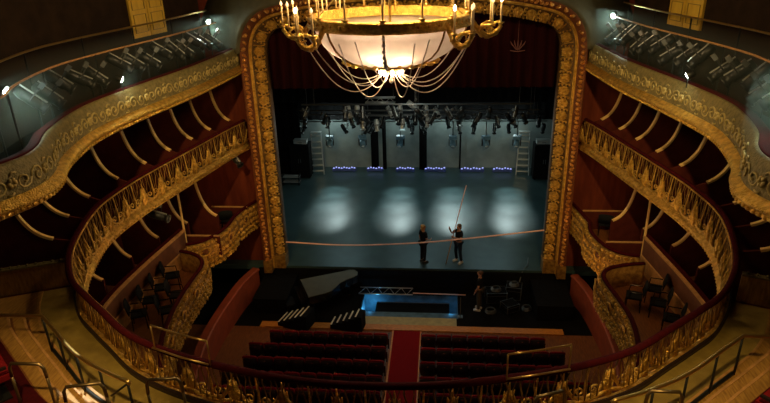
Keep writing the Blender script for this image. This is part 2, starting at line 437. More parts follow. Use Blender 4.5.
for i, (d0, d1, z) in enumerate([(.78, 1.02, 5.68), (1.02, 1.28, 5.82), (1.28, 1.55, 5.96)]):
    mb = MB(); mb.frames(T2.fr(cR - .0, cL), [(d0, 5.3), (d1 + .02, 5.3), (d1 + .02, z), (d0, z)]); struct('floor_step_%d' % (i + 1), mb, 'oak')
    mb = MB(); mb.frames(T2.fr(cR, cL), [(d0 - .01, z - .03), (d0 + .035, z - .03), (d0 + .035, z + .006), (d0 - .01, z + .006)]); struct('trim_nosing_%d' % (i + 1), mb, 'tanrail')
    mb = MB(); mb.frames(T2.fr(cR, cL), [(d1 - .045, z - .03), (d1 + .0, z - .03), (d1 + .0, z + .004), (d1 - .045, z + .004)]); struct('trim_dark_strip_%d' % (i + 1), mb, 'oak_red')  # darker strip along the back of each tread
for i in range(6):
    d0 = 1.55 + .92 * i; z = 6.05 + .42 * i
    mb = MB(); mb.frames(T2.fr(cR + .1, cL - .1), [(d0, 5.2), (d0 + .95, 5.2), (d0 + .95, z), (d0, z)]); struct('floor_terrace_%d' % (i + 1), mb, 'velvet')
# low radial wall between boxes and landing
for sx in (1, -1):
    s_ = T2.s_at_y(-10.9, sx > 0); P, N, t = T2.at(s_)
    w = thing('low_wall', (P.x + N.x * 1.5, P.y + N.y * 1.5, 5.56), 'low dark wall with beaded gilt edge at end of %s second tier boxes' % SIDE[sx], 'wall', 'low walls closing the box corridors')
    tt = Vector((t.x, t.y, 0))
    mb = MB(); mb.prism([T2.pt(s_, .2, 5.56), T2.pt(s_, 2.8, 5.56), T2.pt(s_, 2.8, 6.16), T2.pt(s_, .2, 6.16)], tt * .1); mb.build('panel', 'oak', w, world=True)
    mb = MB(); mb.prism([T2.pt(s_, .2, 6.16), T2.pt(s_, 2.8, 6.16), T2.pt(s_, 2.8, 6.2), T2.pt(s_, .2, 6.2)], tt * .14)
    k = .3
    while k < 2.7: mb.blob(T2.pt(s_, k, 6.22), (.035, .035, .03), None, 5, 3); k += .17
    mb.build('gilt_edge', 'fascia', w, world=True)

# ------------------------------------------------------------------ upper gallery fronts (third tier)
for sx in (1, -1):
    p = T3[sx]
    g = thing('gallery_balcony', (p.at(p.len / 2)[0].x, p.at(p.len / 2)[0].y, 8.3), 'cream and gilt upper gallery front carved with scrolls on the %s side' % SIDE[sx], 'balcony front', 'upper gallery fronts')
    mb = MB(); mb.frames(p.fr(), [(.0, 8.50), (.03, 8.62), (.02, 8.8), (.05, 9.0), (.12, 9.17), (.16, 9.21), (.22, 9.21), (.22, 8.50)]); mb.build('carved_panel', 'fascia', g, True, world=True)
    mb = MB(); mb.frames(p.fr(), [(.02, 8.30), (-.04, 8.33), (-.06, 8.38), (-.03, 8.41), (-.10, 8.44), (-.13, 8.49), (-.10, 8.55), (-.03, 8.58), (.02, 8.63), (.2, 8.63), (.2, 8.30)]); L = .05
    while L < p.len: mb.blob(p.pt(L, -.055, 8.375), (.05, .05, .045), None, 5, 3); L += .125
    mb.build('lower_moulding', 'gold', g, True, world=True)
    mb = MB(); mb.frames(p.fr(), [(.20, 9.205), (.20, 9.225), (.24, 9.24), (.36, 9.235), (.40, 9.21), (.40, 9.16)]); mb.build('velvet_handrail', 'velvet', g, True, world=True)
    mb = MB(); L = .45; k = 0
    while L < p.len - .3:
        for sg in (-1, 1):
            pts = []
            for q in range(13):
                a = q / 12 * 2.6 * PI; r = .17 * (1 - q / 15); pts.append(p.pt(L + sg * (.17 - r * math.cos(a)) , .015 + .02 * (r > .1), 8.86 + (1 if k % 2 else -1) * sg * r * math.sin(a)))
            mb.tube(pts, .024, 4)
        for q in range(6):
            a = q * PI / 3; mb.blob(p.pt(L + .42 + .06 * math.cos(a), .02, 8.87 + .06 * math.sin(a)), (.05, .05, .05), None, 5, 3)
        mb.tube([p.pt(L + .42, .02, 8.70), p.pt(L + .36, .0, 8.66), p.pt(L + .28, .02, 8.68)], .02, 4); mb.tube([p.pt(L + .42, .05, 9.0), p.pt(L + .48, .05, 9.06), p.pt(L + .56, .05, 9.03)], .02, 4)
        L += .84; k += 1
    mb.build('scroll_relief', 'rosette', g, True, world=True)
    # gallery floor
    mb = MB(); mb.frames(p.fr(), [(.1, 8.25), (2.6, 8.25), (2.6, 8.42), (.1, 8.42)]); struct('floor_%s_gallery' % SIDE[sx], mb, 'black')

# ------------------------------------------------------------------ first tier fronts
hA = [(6.38, .1), (6.52, -.7), (6.66, -1.7)]
hB = [(6.66, -1.7), (6.54, -2.3), (6.60, -3.0), (6.86, -3.75), (7.25, -4.12), (7.7, -4.25)]
hC = [(7.7, -4.75), (7.1, -4.86), (6.5, -5.12), (6.22, -5.55), (6.22, -6.1), (6.34, -7.0), (6.40, -8), (6.2, -9.3), (5.7, -10.8)]
def box_front(pts, sx, label):
    p = Path(pts if sx > 0 else mirror(pts)); c = p.at(p.len / 2)[0]
    g = thing('box_balcony', (c.x, c.y, 2.1), label, 'balcony front', 'gilded first tier box fronts')
    mb = MB(); mb.frames(p.fr(step=.08), [(.02, 1.78), (-.02, 1.81), (-.05, 1.95), (-.15, 2.22), (-.19, 2.5), (-.13, 2.76), (-.03, 2.90), (.06, 2.92), (.06, 1.78)]); mb.build('bombe_panel', 'gold_dark', g, True, world=True)
    mb = MB(); mb.frames(p.fr(step=.08), [(-.06, 2.93), (-.07, 2.96), (-.05, 3.0), (.03, 3.01), (.07, 2.97), (.06, 2.93)]); mb.build('velvet_handrail', 'velvet', g, True, world=True)
    mb = MB(); L = .12; k = 0
    while L < p.len - .1:
        for q in range(5):
            a = k * 1.7 + q * 2.1; z = 1.94 + .225 * q
            d = -.10 - .08 * math.sin((z - 1.8) / 1.1 * PI)
            mb.blob(p.pt(L + .05 * math.cos(a), d, z), (.08, .07, .06), Matrix.Rotation(a, 3, 'Y'), 6, 3)
            pts_ = []
            for w in range(7):
                b_ = w / 6 * 1.7 * PI + a; r = .10 * (1 - w / 9); pts_.append(p.pt(L + r * math.cos(b_), d - .035, z + r * math.sin(b_)))
            mb.tube(pts_, .016, 4)
        L += .2; k += 1
    mb.build('acanthus_relief', 'gold', g, True, world=True)
    L = .55
    while L < p.len - .3:
        mb = MB(); pts_ = [p.pt(L + .17 * math.cos(a * PI / 6), -.22, 2.60 + .15 * math.sin(a * PI / 6)) for a in range(12)]
        mb.tube(pts_, .03, 5, closed=True); of = mb.build('oval_frame', 'gold', g, True, world=True)
        P, N, t = p.at(L); R = Matrix((Vector((t.x, t.y, 0)), Vector((0, 0, 1)), Vector((-N.x, -N.y, 0)))).transposed()
        mb = MB(); mb.blob(p.pt(L, -.17, 2.60), (.15, .13, .06), R, 10, 4); mb.build('oval_recess', 'gold_red', of, True, world=True); L += 1.25
LA = [(6.40, .1), (6.70, -.7), (6.88, -1.6)]
LB = [(6.88, -1.6), (6.88, -2.3), (7.0, -3.0), (7.3, -3.62), (7.6, -3.88), (7.86, -3.97)]
LC = [(7.85, -4.48), (7.4, -4.62), (6.95, -4.95), (6.72, -5.45), (6.70, -6.2), (6.68, -7.0), (6.58, -8.1), (6.3, -9.5), (5.75, -10.8)]
FR = {1: (hA, hB, hC), -1: (LA, LB, LC)}
for sx in (1, -1):
    s_ = SIDE[sx]
    box_front(FR[sx][0], sx, 'short gilded box front beside the proscenium on the %s' % s_)
    box_front(FR[sx][1], sx, 'curved gilded stage box front, second from proscenium on the %s' % s_)
    box_front(FR[sx][2], sx, 'long gilded box front with rounded nose on the %s side of stalls' % s_)
    # floor of the first tier
    mb = MB(); top = []
    ctrl = Path([(6.45, .25)] + FR[sx][0][1:] + FR[sx][1][1:] + FR[sx][2])
    ys = [q for q in ctrl.p]
    vs = []
    for q in ys:
        sp = T2.s_at_y(q.y, True); o = T2.pt(sp, 2.9, 0)
        vs += [Vector((sx * (q.x + .04), q.y, 2.2)), Vector((sx * max(o.x, 9), q.y, 2.2)), Vector((sx * (q.x + .04), q.y, 2.05)), Vector((sx * max(o.x, 9), q.y, 2.05))]
    fs = []
    for i in range(len(ys) - 1):
        a = i * 4; b = a + 4; fs += [(a, a + 1, b + 1, b), (a + 2, b + 2, b + 3, a + 3), (a, b, b + 2, a + 2)]
    mb.add(vs, fs); struct('floor_%s_first_tier' % s_, mb, 'oak_red')
    # parapet between front seats and rear boxes
    pl = [(7.98, -3.75), (8.12, -5.0), (8.26, -6.4), (8.33, -8.0), (8.2, -9.6)]
    p = Path(pl if sx > 0 else mirror(pl)); c = p.at(p.len / 2)[0]
    g = thing('box_parapet', (c.x, c.y, 2.2), 'long red brown parapet with tan timber cap behind the %s first tier chairs' % s_, 'parapet', 'parapets before the rear boxes')
    mb = MB(); mb.frames(p.fr(), [(-.05, 2.2), (-.05, 3.40), (.05, 3.40), (.05, 2.2)]); mb.build('panel', 'parapet', g, world=True)
    mb = MB(); mb.frames(p.fr(), [(-.10, 3.38), (-.10, 3.45), (-.01, 3.45), (-.01, 3.38)]); mb.build('timber_cap', 'tanrail', g, world=True)
    mb = MB(); mb.frames(p.fr(), [(-.01, 3.38), (-.01, 3.46), (.14, 3.46), (.14, 3.38)]); mb.build('velvet_cap', 'velvet', g, world=True)
    mb = MB(); mb.frames(p.fr(), [(-.09, 2.2), (-.09, 2.74), (-.05, 2.76), (-.05, 2.2)]); mb.build('skirting', 'tanrail', g, world=True)
    # parterre wall along the stalls
    pw = [(6.45, -.75), (6.72, -1.8), (6.85, -3.2), (6.9, -4.6), (6.8, -6.2), (6.4, -8.2)]
    p = Path(pw if sx > 0 else mirror(pw)); c = p.at(p.len / 2)[0]
    g = thing('parterre_wall', (c.x, c.y, -1), 'red painted parterre wall along %s edge of the stalls floor' % s_, 'low wall', 'parterre walls beside the stalls')
    mb = MB(); mb.frames(p.fr(), [(0, -1), (0, .1), (.08, .14), (.12, -1)]); mb.build('panel', 'parterre', g, world=True)
    mb = MB(); mb.frames(p.fr(), [(-.05, .10), (-.05, .16), (.0, .19), (.26, .19), (.26, .10)]); mb.build('velvet_cap', 'parterre', g, world=True)
    # low dividers across the stage boxes
    for k, (y, x0, x1) in enumerate(((-.68, 6.62, 8.1), (-3.3, 6.85, 8.3))):
        d = thing('box_divider', (sx * (x0 + x1) / 2, y, 2.2), '%s low divider with pale cap across the %s stage boxes' % (('shorter', 'longer')[k], s_), 'divider', 'low dividers in the stage boxes')
        mb = MB(); mb.box((sx * (x0 + x1) / 2, y, 2.58), (x1 - x0, .06, .76)); mb.build('panel', 'panel_red', d, world=True)
        mb = MB(); mb.box((sx * (x0 + x1) / 2, y, 2.98), (x1 - x0, .07, .04)); mb.build('cap', 'tanrail', d, world=True)

# ------------------------------------------------------------------ box partitions with gilded curved edges
def partition(s_, outline, edge, label, group, wall=2.85):
    P, N, t = T2.at(s_); tt = Vector((t.x, t.y, 0))
    c = T2.pt(s_, edge[0][0] + .6, outline[0][1])
    g = thing('box_partition', c, label, 'partition', group)
    mb = MB(); mb.prism([T2.pt(s_, d, z) for d, z in outline], tt * .06); mb.build('panel', 'panel_red', g, world=True)
    fr = []
    for i, (d, z) in enumerate(edge):
        a = edge[max(0, i - 1)]; b = edge[min(len(edge) - 1, i + 1)]
        tv = (T2.pt(s_, b[0], b[1]) - T2.pt(s_, a[0], a[1])).normalized(); n_ = tt.cross(tv)
        fr.append((T2.pt(s_, d, z), n_, tt))
    mb = MB(); mb.frames(fr, [(-.03, -.05), (.03, -.05), (.03, .05), (-.03, .05)]); mb.build('gilded_edge', 'rib_gold', g, world=True)
def bez(p0, p1, p2, p3, n=12):
    r = []
    for i in range(n + 1):
        t = i / n; a = (1 - t) ** 3; b = 3 * t * (1 - t) ** 2; c = 3 * t * t * (1 - t); d = t ** 3
        r.append((a * p0[0] + b * p1[0] + c * p2[0] + d * p3[0], a * p0[1] + b * p1[1] + c * p2[1] + d * p3[1]))
    return r
for sx in (1, -1):
    s2 = SIDE[sx]
    for k, y in enumerate((-.55, -1.75, -2.92, -4.13, -5.4, -6.7, -8.02, -9.18, -10.35)):
        s_ = T2.s_at_y(y, sx > 0)
        e = bez((.50, 6.5), (.85, 6.62), (1.22, 6.95), (1.27, 8.3))
        partition(s_, [(2.85, 5.55), (.08, 5.55), (.08, 6.38)] + e + [(2.85, 8.3)], e,
                  '%s oxblood partition from the stage with gilt curved edge, %s second tier' % (ORD[k], s2), 'second tier box partitions')
    for k, (y, d, hgt) in enumerate(((-2.2, .45, 3.25), (-3.25, 1.05, 3.35), (-4.6, 1.3, 3.4), (-5.98, 1.3, 3.4), (-7.35, 1.3, 3.4), (-8.7, 1.25, 3.4))):
        s_ = T2.s_at_y(y, sx > 0)
        e = bez((d, hgt), (d + .35, hgt + .12), (d + .72, hgt + .45), (d + .80, 5.33))
        partition(s_, [(2.85, 2.2), (d - .05, 2.2), (d - .05, hgt)] + e + [(2.85, 5.33)], e,
                  '%s oxblood partition from the stage with gilt curved edge, %s first tier' % (ORD[k], s2), 'first tier box partitions')
    # slim upright at the end of the parapet
    P = (sx * 7.95, -3.72)
    mb = MB(); mb.tube([(P[0], P[1], 2.2), (P[0], P[1], 5.3)], .04, 8)
    tag(mb.build('slender_column', 'rib_gold'), 'thin gilded upright at the stage end of the %s parapet' % s2, 'column', 'thin uprights by the parapets')

# ------------------------------------------------------------------ gallery doors (yellow)
for sx, yc, i in ((1, -3.15, 1), (-1, -3.0, 2)):
    s_ = T2.s_at_y(yc, sx > 0); P, N, t = T2.at(s_); tt = Vector((t.x, t.y, 0)); nn = Vector((N.x, N.y, 0)); o = T2.pt(s_, 1.37, 0)
    d = thing('door_%d' % i, (o.x, o.y, 10.05), 'pale yellow double door lit at the top of the %s gallery wall' % SIDE[sx], 'door'); d['kind'] = 'structure'
    for q in (-1, 1):
        mb = MB(); c = o + tt * (q * .44)
        pl = [c + tt * (-.42) + Vector((0, 0, 10.05)), c + tt * .42 + Vector((0, 0, 10.05)), c + tt * .42 + Vector((0, 0, 12.6)), c - tt * .42 + Vector((0, 0, 12.6))]
        mb.prism(pl, nn * .08); lf = mb.build('door_leaf', 'plaster_lit', d, world=True)
        mb = MB()
        for z0, z1 in ((10.2, 10.75), (10.9, 12.4)):
            r = [c + tt * (a * .30) - nn * .05 + Vector((0, 0, z)) for a, z in ((-1, z0), (1, z0), (1, z1), (-1, z1))]
            mb.tube(r, .018, 4, closed=True)
        mb.build('panel_moulding', 'doorline', lf, world=True)
# ------------------------------------------------------------------ side lighting on the gallery: pipes and spotlights
def make_spot(name, label, cat, group, body='blackmetal', lens='lens_dark', r=.10, ln=.56):
    g = thing(name, (0, 0, 0), label, cat, group)
    R = Matrix.Rotation(PI / 2, 3, 'X')   # barrel along -y (front at -y)
    mb = MB(); mb.lathe([(.001, -ln * .5), (r * .75, -ln * .48), (r, -ln * .3), (r, ln * .2), (r * .8, ln * .22), (r * .8, ln * .42), (r * 1.08, ln * .44), (r * 1.08, ln * .5), (r * .9, ln * .5), (r * .88, ln * .45)], 12, (0, 0, 0), R); mb.build('barrel', body, g, True)
    mb = MB(); mb.lathe([(.001, ln * .462), (r * .86, ln * .455), (r * .86, ln * .44)], 12, (0, 0, 0), R); mb.build('lens', lens, g, True)
    mb = MB(); w = r * 1.25; mb.tube([(-w, 0, 0), (-w, 0, r * 2.4), (w, 0, r * 2.4), (w, 0, 0)], .014, 5); mb.build('yoke', 'blackmetal', g)
    mb = MB(); mb.box((0, 0, r * 2.4 + .06), (.06, .08, .12)); mb.build('clamp', 'greymetal', g)
    mb = MB(); mb.box((0, ln * .05, r * 1.04), (r * .35, ln * .85, .02)); mb.build('highlight_strip', 'alu', g)  # bright strip added on the barrel as a painted highlight streak
    return g
def aim(o, loc, dr):
    o.location = loc
    o.rotation_euler = Vector(dr).to_track_quat('-Y', 'Z').to_euler()
proto_sp = make_spot('theatre_spotlight', 'x', 'spotlight', 'side lighting on the upper galleries')
used_sp = False
spots_y = [-1.5, -2.15, -2.8, -3.45, -4.1, -4.75, -5.4, -6.05, -6.7, -7.6, -8.25, -8.9, -9.55, -10.2]
for sx in (1, -1):
    p = T3[sx]; s2 = SIDE[sx]
    for row, (d, z) in enumerate(((.55, 10.2), (.85, 10.62))):
        g = thing('lighting_pipe', p.pt(p.len / 2, d, 9.2), '%s curved lighting pipe over the %s gallery rail' % (('lower front', 'upper rear')[row], s2), 'pipe', 'curved pipes carrying the side lighting')
        a, b = (.6, p.len - 3.6) if sx > 0 else (3.6, p.len - .6)
        mb = MB(); n = 40; mb.tube([p.pt(a + (b - a) * k / n, d, z) for k in range(n + 1)], .026, 6); mb.build('rail', 'brass' if row else 'tanrail', g, True, world=True)
        for k in range(6):
            L = a + (b - a) * (k + .3) / 5.6; mb = MB(); mb.tube([p.pt(L, d, 8.42), p.pt(L, d, z)], .024, 6); mb.build('post', 'blackmetal', g, True, world=True)
    for k, y in enumerate(spots_y):
        sy = min(range(len(p.p)), key=lambda i: abs(p.p[i].y - y)); L = p.L[sy]
        o = copy_tree(proto_sp) if used_sp else proto_sp; used_sp = True
        o['label'] = '%s black spotlight from the stage hanging over the %s gallery rail' % (ORD[k], s2)
        P = p.pt(L, .53 + .06 * (k % 2), 9.74 + .08 * ((k * 7) % 3 - 1)); o.scale = (1.3,) * 3
        aim(o, P, (-sx * (.75 + .1 * random.uniform(-1, 1)), .35 + .3 * random.uniform(-.5, 1), -.75 + .12 * random.uniform(-1, 1)))
# lit fixtures of the galleries
def lit_lamp(loc, dr, label, power, col=(.80, 1, .86)):
    g = thing('flood_lamp', loc, label, 'lamp', 'lit lamps on the galleries')
    d = Vector(dr).normalized(); R = d.to_track_quat('Z', 'Y').to_matrix()
    mb = MB(); mb.lathe([(.001, -.16), (.07, -.15), (.10, -.02), (.11, .02), (.095, .02)], 12, (0, 0, 0), R); mb.build('reflector', 'blackmetal', g, True)
    mb = MB(); mb.lathe([(.001, .045), (.05, .04), (.085, .022)], 12, (0, 0, 0), R); mb.build('lens', 'lens_cool', g, True)
    mb = MB(); mb.tube([(0, 0, -.02), (0, 0, -.30)], .014, 5); mb.build('bracket', 'blackmetal', g)
    light('lamp_light', 'SPOT', Vector(loc) + d * .10, power * 1.1, col, .06, Vector(loc) + d + Vector((0, -.35, .1)), 2.6, .8)

lit_lamp((-7.22, -7.25, 9.52), (.8, .35, -.5), 'small lit lamp low on the left gallery rail beside the black spotlights', 20)
lit_lamp((7.02, -7.35, 9.52), (-.8, .35, -.5), 'small lit lamp low on the right gallery rail beside the black spotlights', 20)
lit_lamp((-7.15, -.75, 10.22), (.75, -.55, -.2), 'bright lit lamp at the proscenium end of the left gallery pipe', 75)
lit_lamp((6.83, -.95, 10.2), (-.75, -.55, -.2), 'bright lit lamp at the proscenium end of the right gallery pipe', 75)
lit_lamp((-7.68, -10.95, 10.08), (.8, .1, -.45), 'bright lit lamp over the outward bulge of the left gallery', 34)
lit_lamp((7.2, -11.45, 10.05), (-.8, .1, -.45), 'bright lit lamp over the outward bulge of the right gallery', 22)

# ------------------------------------------------------------------ stage: curtain, drapes, rig
mb = MB(); n = 150; vs = []; fs = []
for i in range(n + 1):
    x = -6.2 + 12.4 * i / n; y = .95 + .07 * math.sin(i * 1.25) + .03 * math.sin(i * .41)
    vs += [(x, y, 7.42), (x, y, 11.6), (x, y + .03, 11.6), (x, y + .03, 7.42)]
for i in range(n):
    a = i * 4; b = a + 4
    for q in range(4): fs.append((a + q, a + (q + 1) % 4, b + (q + 1) % 4, b + q))
mb.add(vs, fs); hc = mb.build('house_curtain', 'curtain', smooth=True)
tag(hc, 'raised maroon house curtain filling the top of the proscenium opening', 'curtain')
mb = MB()
for w in (-1, -.5, 0, .5, 1):
    mb.tube([(3.97 + w * .05, .82, 8.85), (3.97 + w * .22, .82, 9.05), (3.97 + w * .28, .82, 9.22 - abs(w) * .06)], [.02, .03, .012], 4)
mb.tube([(3.70, .82, 8.82), (3.97, .82, 8.78), (4.24, .82, 8.82)], .022, 4); mb.tube([(3.97, .82, 8.80), (3.97, .82, 9.9)], .008, 4)
em = mb.build('palmette_motif', 'motif', hc); em.location = (0, 0, 0)
def drape(name, x0, x1, y, z0, z1, label, cat, m='blackcloth', amp=.05):
    mb = MB(); n = max(6, int((x1 - x0) / .12)); vs = []; fs = []
    for i in range(n + 1):
        x = x0 + (x1 - x0) * i / n; yy = y + amp * math.sin(i * 1.4)
        vs += [(x, yy, z0), (x, yy, z1), (x, yy + .03, z1), (x, yy + .03, z0)]
    for i in range(n):
        a = i * 4; b = a + 4
        for q in range(4): fs.append((a + q, a + (q + 1) % 4, b + (q + 1) % 4, b + q))
    fs += [(0, 1, 2, 3), (n * 4, n * 4 + 3, n * 4 + 2, n * 4 + 1)]
    mb.add(vs, fs); return tag(mb.build(name, m, smooth=True), label, cat)
drape('border_drape', -9, 9, 11.7, 3.15, 9.5, 'wide black border drape hanging above the grey back wall', 'drape')
drape('border_drape', -9, 9, 9.4, 4.75, 9.5, 'black border drape hung between the lighting bars', 'drape')
drape('leg_drape', -3.0, -2.55, 11.9, 0, 4, 'narrow black drape dividing the grey back wall left of centre', 'drape')
drape('leg_drape', -2.3, -2.08, 11.9, 0, 4, 'thinner black drape just right of the other narrow back wall drape', 'drape')
drape('leg_drape', 2.28, 2.38, 12.0, 0, 4, 'very thin dark drape seam on the right half of the back wall', 'drape')
drape('leg_drape', -.1, .35, 11.85, 0, 4, 'narrow black drape near the centre of the back wall', 'drape')
drape('leg_drape', -9.4, -7.0, 11.0, 0, 6, 'black masking drape at the left edge of the stage', 'drape')
drape('leg_drape', 7.75, 9.4, 11.0, 0, 6, 'black masking drape at the right edge of the stage', 'drape')

bars = [(4.2, 5.95, -5.2, 5.2), (6.2, 5.15, -6, 6), (8.4, 4.35, -6.5, 6.5), (10.4, 3.42, -7, 7)]
BN = ['nearest the audience', 'second from the audience', 'third from the audience', 'closest to the back wall']
for k, (y, z, x0, x1) in enumerate(bars):
    g = thing('fly_bar', (0, y, z), 'long black overhead lighting bar, %s' % BN[k], 'bar', 'overhead lighting bars')
    mb = MB(); mb.tube([(x0, y, z), (x1, y, z)], .035, 6); mb.build('tube', 'greymetal', g, True, world=True)
    for x in (x0 + .6, 0, x1 - .6):
        mb = MB(); mb.tube([(x, y, z), (x, y, 12.3)], .008, 4); mb.build('steel_rope', 'greymetal', g, world=True)
    nf = (9, 11, 12, 11)[k]
    for i in range(nf):
        x = x0 + .5 + (x1 - x0 - 1) * (i + .35 * random.uniform(-1, 1)) / (nf - 1)
        if k == 3 and min(abs(x - q) for q in (-5.2, -3.3, -1.12, 1.85, 3.7, 5.42)) < .45: x += .6
        o = copy_tree(proto_sp); o.scale = (1.15,) * 3; o['group'] = 'stage spotlights on the overhead bars'
        o['label'] = '%s black spotlight from left on overhead bar %s' % (ORD[i], BN[k])
        aim(o, (x, y, z - .42), (random.uniform(-.6, .6), random.choice((-.6, -.9, .5)), -.9))
# aluminium truss with pale fixtures
g = thing('aluminium_truss', (-1.85, 7, 5.45), 'short bright aluminium truss frame hanging above the centre left of stage', 'truss')
mb = MB()
for z in (5.57, 5.32):
    mb.tube([(-2.62, 7, z), (-1.12, 7, z)], .03, 6)
    mb.tube([(-2.62, 7.25, z), (-1.12, 7.25, z)], .02, 6)
mb.build('chord', 'alu', g, True, world=True)
mb = MB()
for i in range(6): mb.tube([(-2.62 + .25 * i, 7, 5.57 if i % 2 else 5.32), (-2.37 + .25 * i, 7, 5.32 if i % 2 else 5.57)], .014, 4)
mb.build('lacing', 'alu', g, world=True)
mb = MB(); mb.tube([(-3.4, 7, 4.66), (.1, 7, 4.66)], .016, 5); mb.build('lower_bar', 'alu', g, True, world=True)
mb = MB()
for x in (-2.5, -1.2): mb.tube([(x, 7, 5.5), (x, 7, 12.3)], .008, 4); mb.tube([(x, 7, 5.3), (x, 7, 4.66)], .01, 4)
mb.build('hanger', 'greymetal', g, world=True)
proto_pale = make_spot('theatre_spotlight', 'x', 'spotlight', 'pale spotlights round the truss', body='pale', lens='lens_dark', r=.13, ln=.62)
for i, (x, z, dr) in enumerate([(-3.42, 4.95, (.25, -.1, -1)), (-3.0, 5.0, (.0, -.2, -1)), (-.86, 4.98, (0, -.2, -1)), (-1.35, 4.95, (.5, -.6, -.6)), (-2.75, 4.32, (.05, -.3, -1)), (-2.05, 4.25, (.1, -.3, -1)), (-.75, 4.3, (0, -.3, -1)), (-.25, 5.25, (.8, -.3, -.5)), (.42, 5.0, (.1, -.3, -1)), (.5, 4.45, (-.1, -.3, -1)), (.95, 4.9, (.3, -.8, -.4))]):
    o = proto_pale if i == 0 else copy_tree(proto_pale)
    o['label'] = '%s pale spotlight from the left in the %s row by the bright truss' % (ORD[[0, 1, 4, 3, 0, 1, 2, 5, 6, 3, 7][i]], 'lower' if i in (4, 5, 6, 9) else 'upper')
    if i == 3: o['label'] = 'pale spotlight tilted forward under the right half of the bright truss'
    aim(o, (x, 6.72, z), dr)
# moving heads in front of the back wall
def moving_head():
    g = thing('moving_head_light', (0, 0, 0), 'x', 'stage light', 'moving heads hung before the back wall')
    mb = MB(); mb.box((0, 0, .42), (.42, .34, .2)); mb.box((0, -.175, .42), (.3, .02, .12)); mb.build('base', 'bluebody', g)
    mb = MB(); mb.box((-.21, 0, .15), (.05, .14, .42)); mb.box((.21, 0, .15), (.05, .14, .42)); mb.box((0, 0, .33), (.46, .16, .05)); mb.build('yoke', 'blackmetal', g)
    mb = MB(); mb.lathe([(.001, -.22), (.13, -.2), (.17, 0), (.16, .2), (.13, .22)], 12, (0, 0, .06), Matrix.Rotation(2.3, 3, 'X')); mb.build('head', 'bluebody', g, True)
    mb = MB(); mb.lathe([(.001, .235), (.12, .225)], 12, (0, 0, .06), Matrix.Rotation(2.3, 3, 'X')); mb.build('lens', 'whitebody', g, True)
    mb = MB(); mb.tube([(0, 0, .5), (0, 0, 1.35)], .028, 6); mb.build('drop_tube', 'blackmetal', g, True)
    return g
mh = moving_head(); q = 0
for x, nm in ((-5.2, 'by the left ladder'), (-3.3, 'before the narrow black drapes'), (-1.12, 'in front of the left centre back wall'), (1.85, 'right of the stage centre'), (3.7, 'in front of the right half back wall'), (5.42, 'next to the right ladder')):
    o = mh if q == 0 else copy_tree(mh); q += 1
    o['label'] = 'blue grey moving head light hanging %s' % nm; o.location = (x, 10.45, 2.05); o.rotation_euler = (0, 0, .3 * (q % 3 - 1))
# diode battens on the floor
for i, (x0, x1, nm) in enumerate(((-5.36, -3.9, 'farthest left'), (-3.26, -2.25, 'second from the left'), (-1.5, -.36, 'third from the left'), (.2, 1.5, 'middle right'), (2.34, 3.76, 'second from the right'), (4.23, 5.4, 'farthest right'))):
    g = thing('floor_batten', ((x0 + x1) / 2, 11.55, 0), 'blue white glowing floor batten at the back wall, %s of the row' % nm, 'floor light', 'glowing battens along the back of the stage')
    w = x1 - x0
    mb = MB(); mb.box(((x0 + x1) / 2, 11.55, .10), (w, .2, .14)); mb.box((x0 + .1, 11.55, .02), (.08, .3, .04)); mb.box((x1 - .1, 11.55, .02), (.08, .3, .04)); mb.build('housing', 'led_body', g, world=True)
    mb = MB(); n = int(w / .16)
    for k in range(n):
        x = x0 + .1 + (w - .2) * k / (n - 1)
        mb.blob((x, 11.5, .2 + .03 * ((k * 5) % 3)), (.055, .05, .04), None, 6, 4)
    mb.build('diode', 'led_blue', g, True, world=True)
# ladders
def ladder(x, y, label, rz):
    g = thing('step_ladder', (x, y, 0), label, 'ladder', 'ladders by the back wall', rz)
    for s in (-1, 1):
        mb = MB(); mb.tube([(s * .36, -.3, 0), (s * .28, .05, 2.5)], .04, 5); mb.build('rail', 'alu', g)
        mb = MB(); mb.tube([(s * .36, .45, 0), (s * .28, .08, 2.5)], .03, 5); mb.build('rear_leg', 'greymetal', g)
    for k in range(7):
        t = (k + .7) / 7.2; mb = MB(); mb.box((0, -.3 + .35 * t, 2.5 * t), ((.36 - .08 * t) * 2, .12, .06)); mb.build('rung', 'alu', g)
    mb = MB(); mb.box((0, .07, 2.52), (.62, .3, .06)); mb.build('top_step', 'alu', g)
ladder(-6.15, 11.2, 'silver step ladder before the back wall at stage left side of photo', .1)
ladder(5.95, 11.3, 'silver step ladder beside the tall black cabinet on the right', -.1)
def cabinet(x, y, label):
    g = thing('equipment_cabinet', (x, y, 0), label, 'cabinet', 'tall black cabinets at the stage wings')
    mb = MB(); mb.box((x, y, 1.08), (1.15, .8, 2.0)); mb.build('body', 'black', g, world=True)
    for s in (-1, 1):
        mb = MB(); mb.box((x + s * .28, y - .42, 1.08), (.54, .03, 1.9)); d = mb.build('door', 'blackcloth', g, world=True)
        mb = MB(); mb.tube([(x + s * .06, y - .45, 1.0), (x + s * .06, y - .45, 1.25)], .012, 5); mb.build('handle', 'greymetal', d, world=True)
        for q in (-.3, .3):
            mb = MB(); mb.tube([(x + s * .45 - .03, y + q, .05), (x + s * .45 + .03, y + q, .05)], .05, 10); mb.build('caster', 'blackmetal', g, world=True)
cabinet(-7.0, 10.6, 'tall black equipment cabinet by the left stage wing'); cabinet(6.98, 10.6, 'tall black equipment cabinet by the right stage wing')
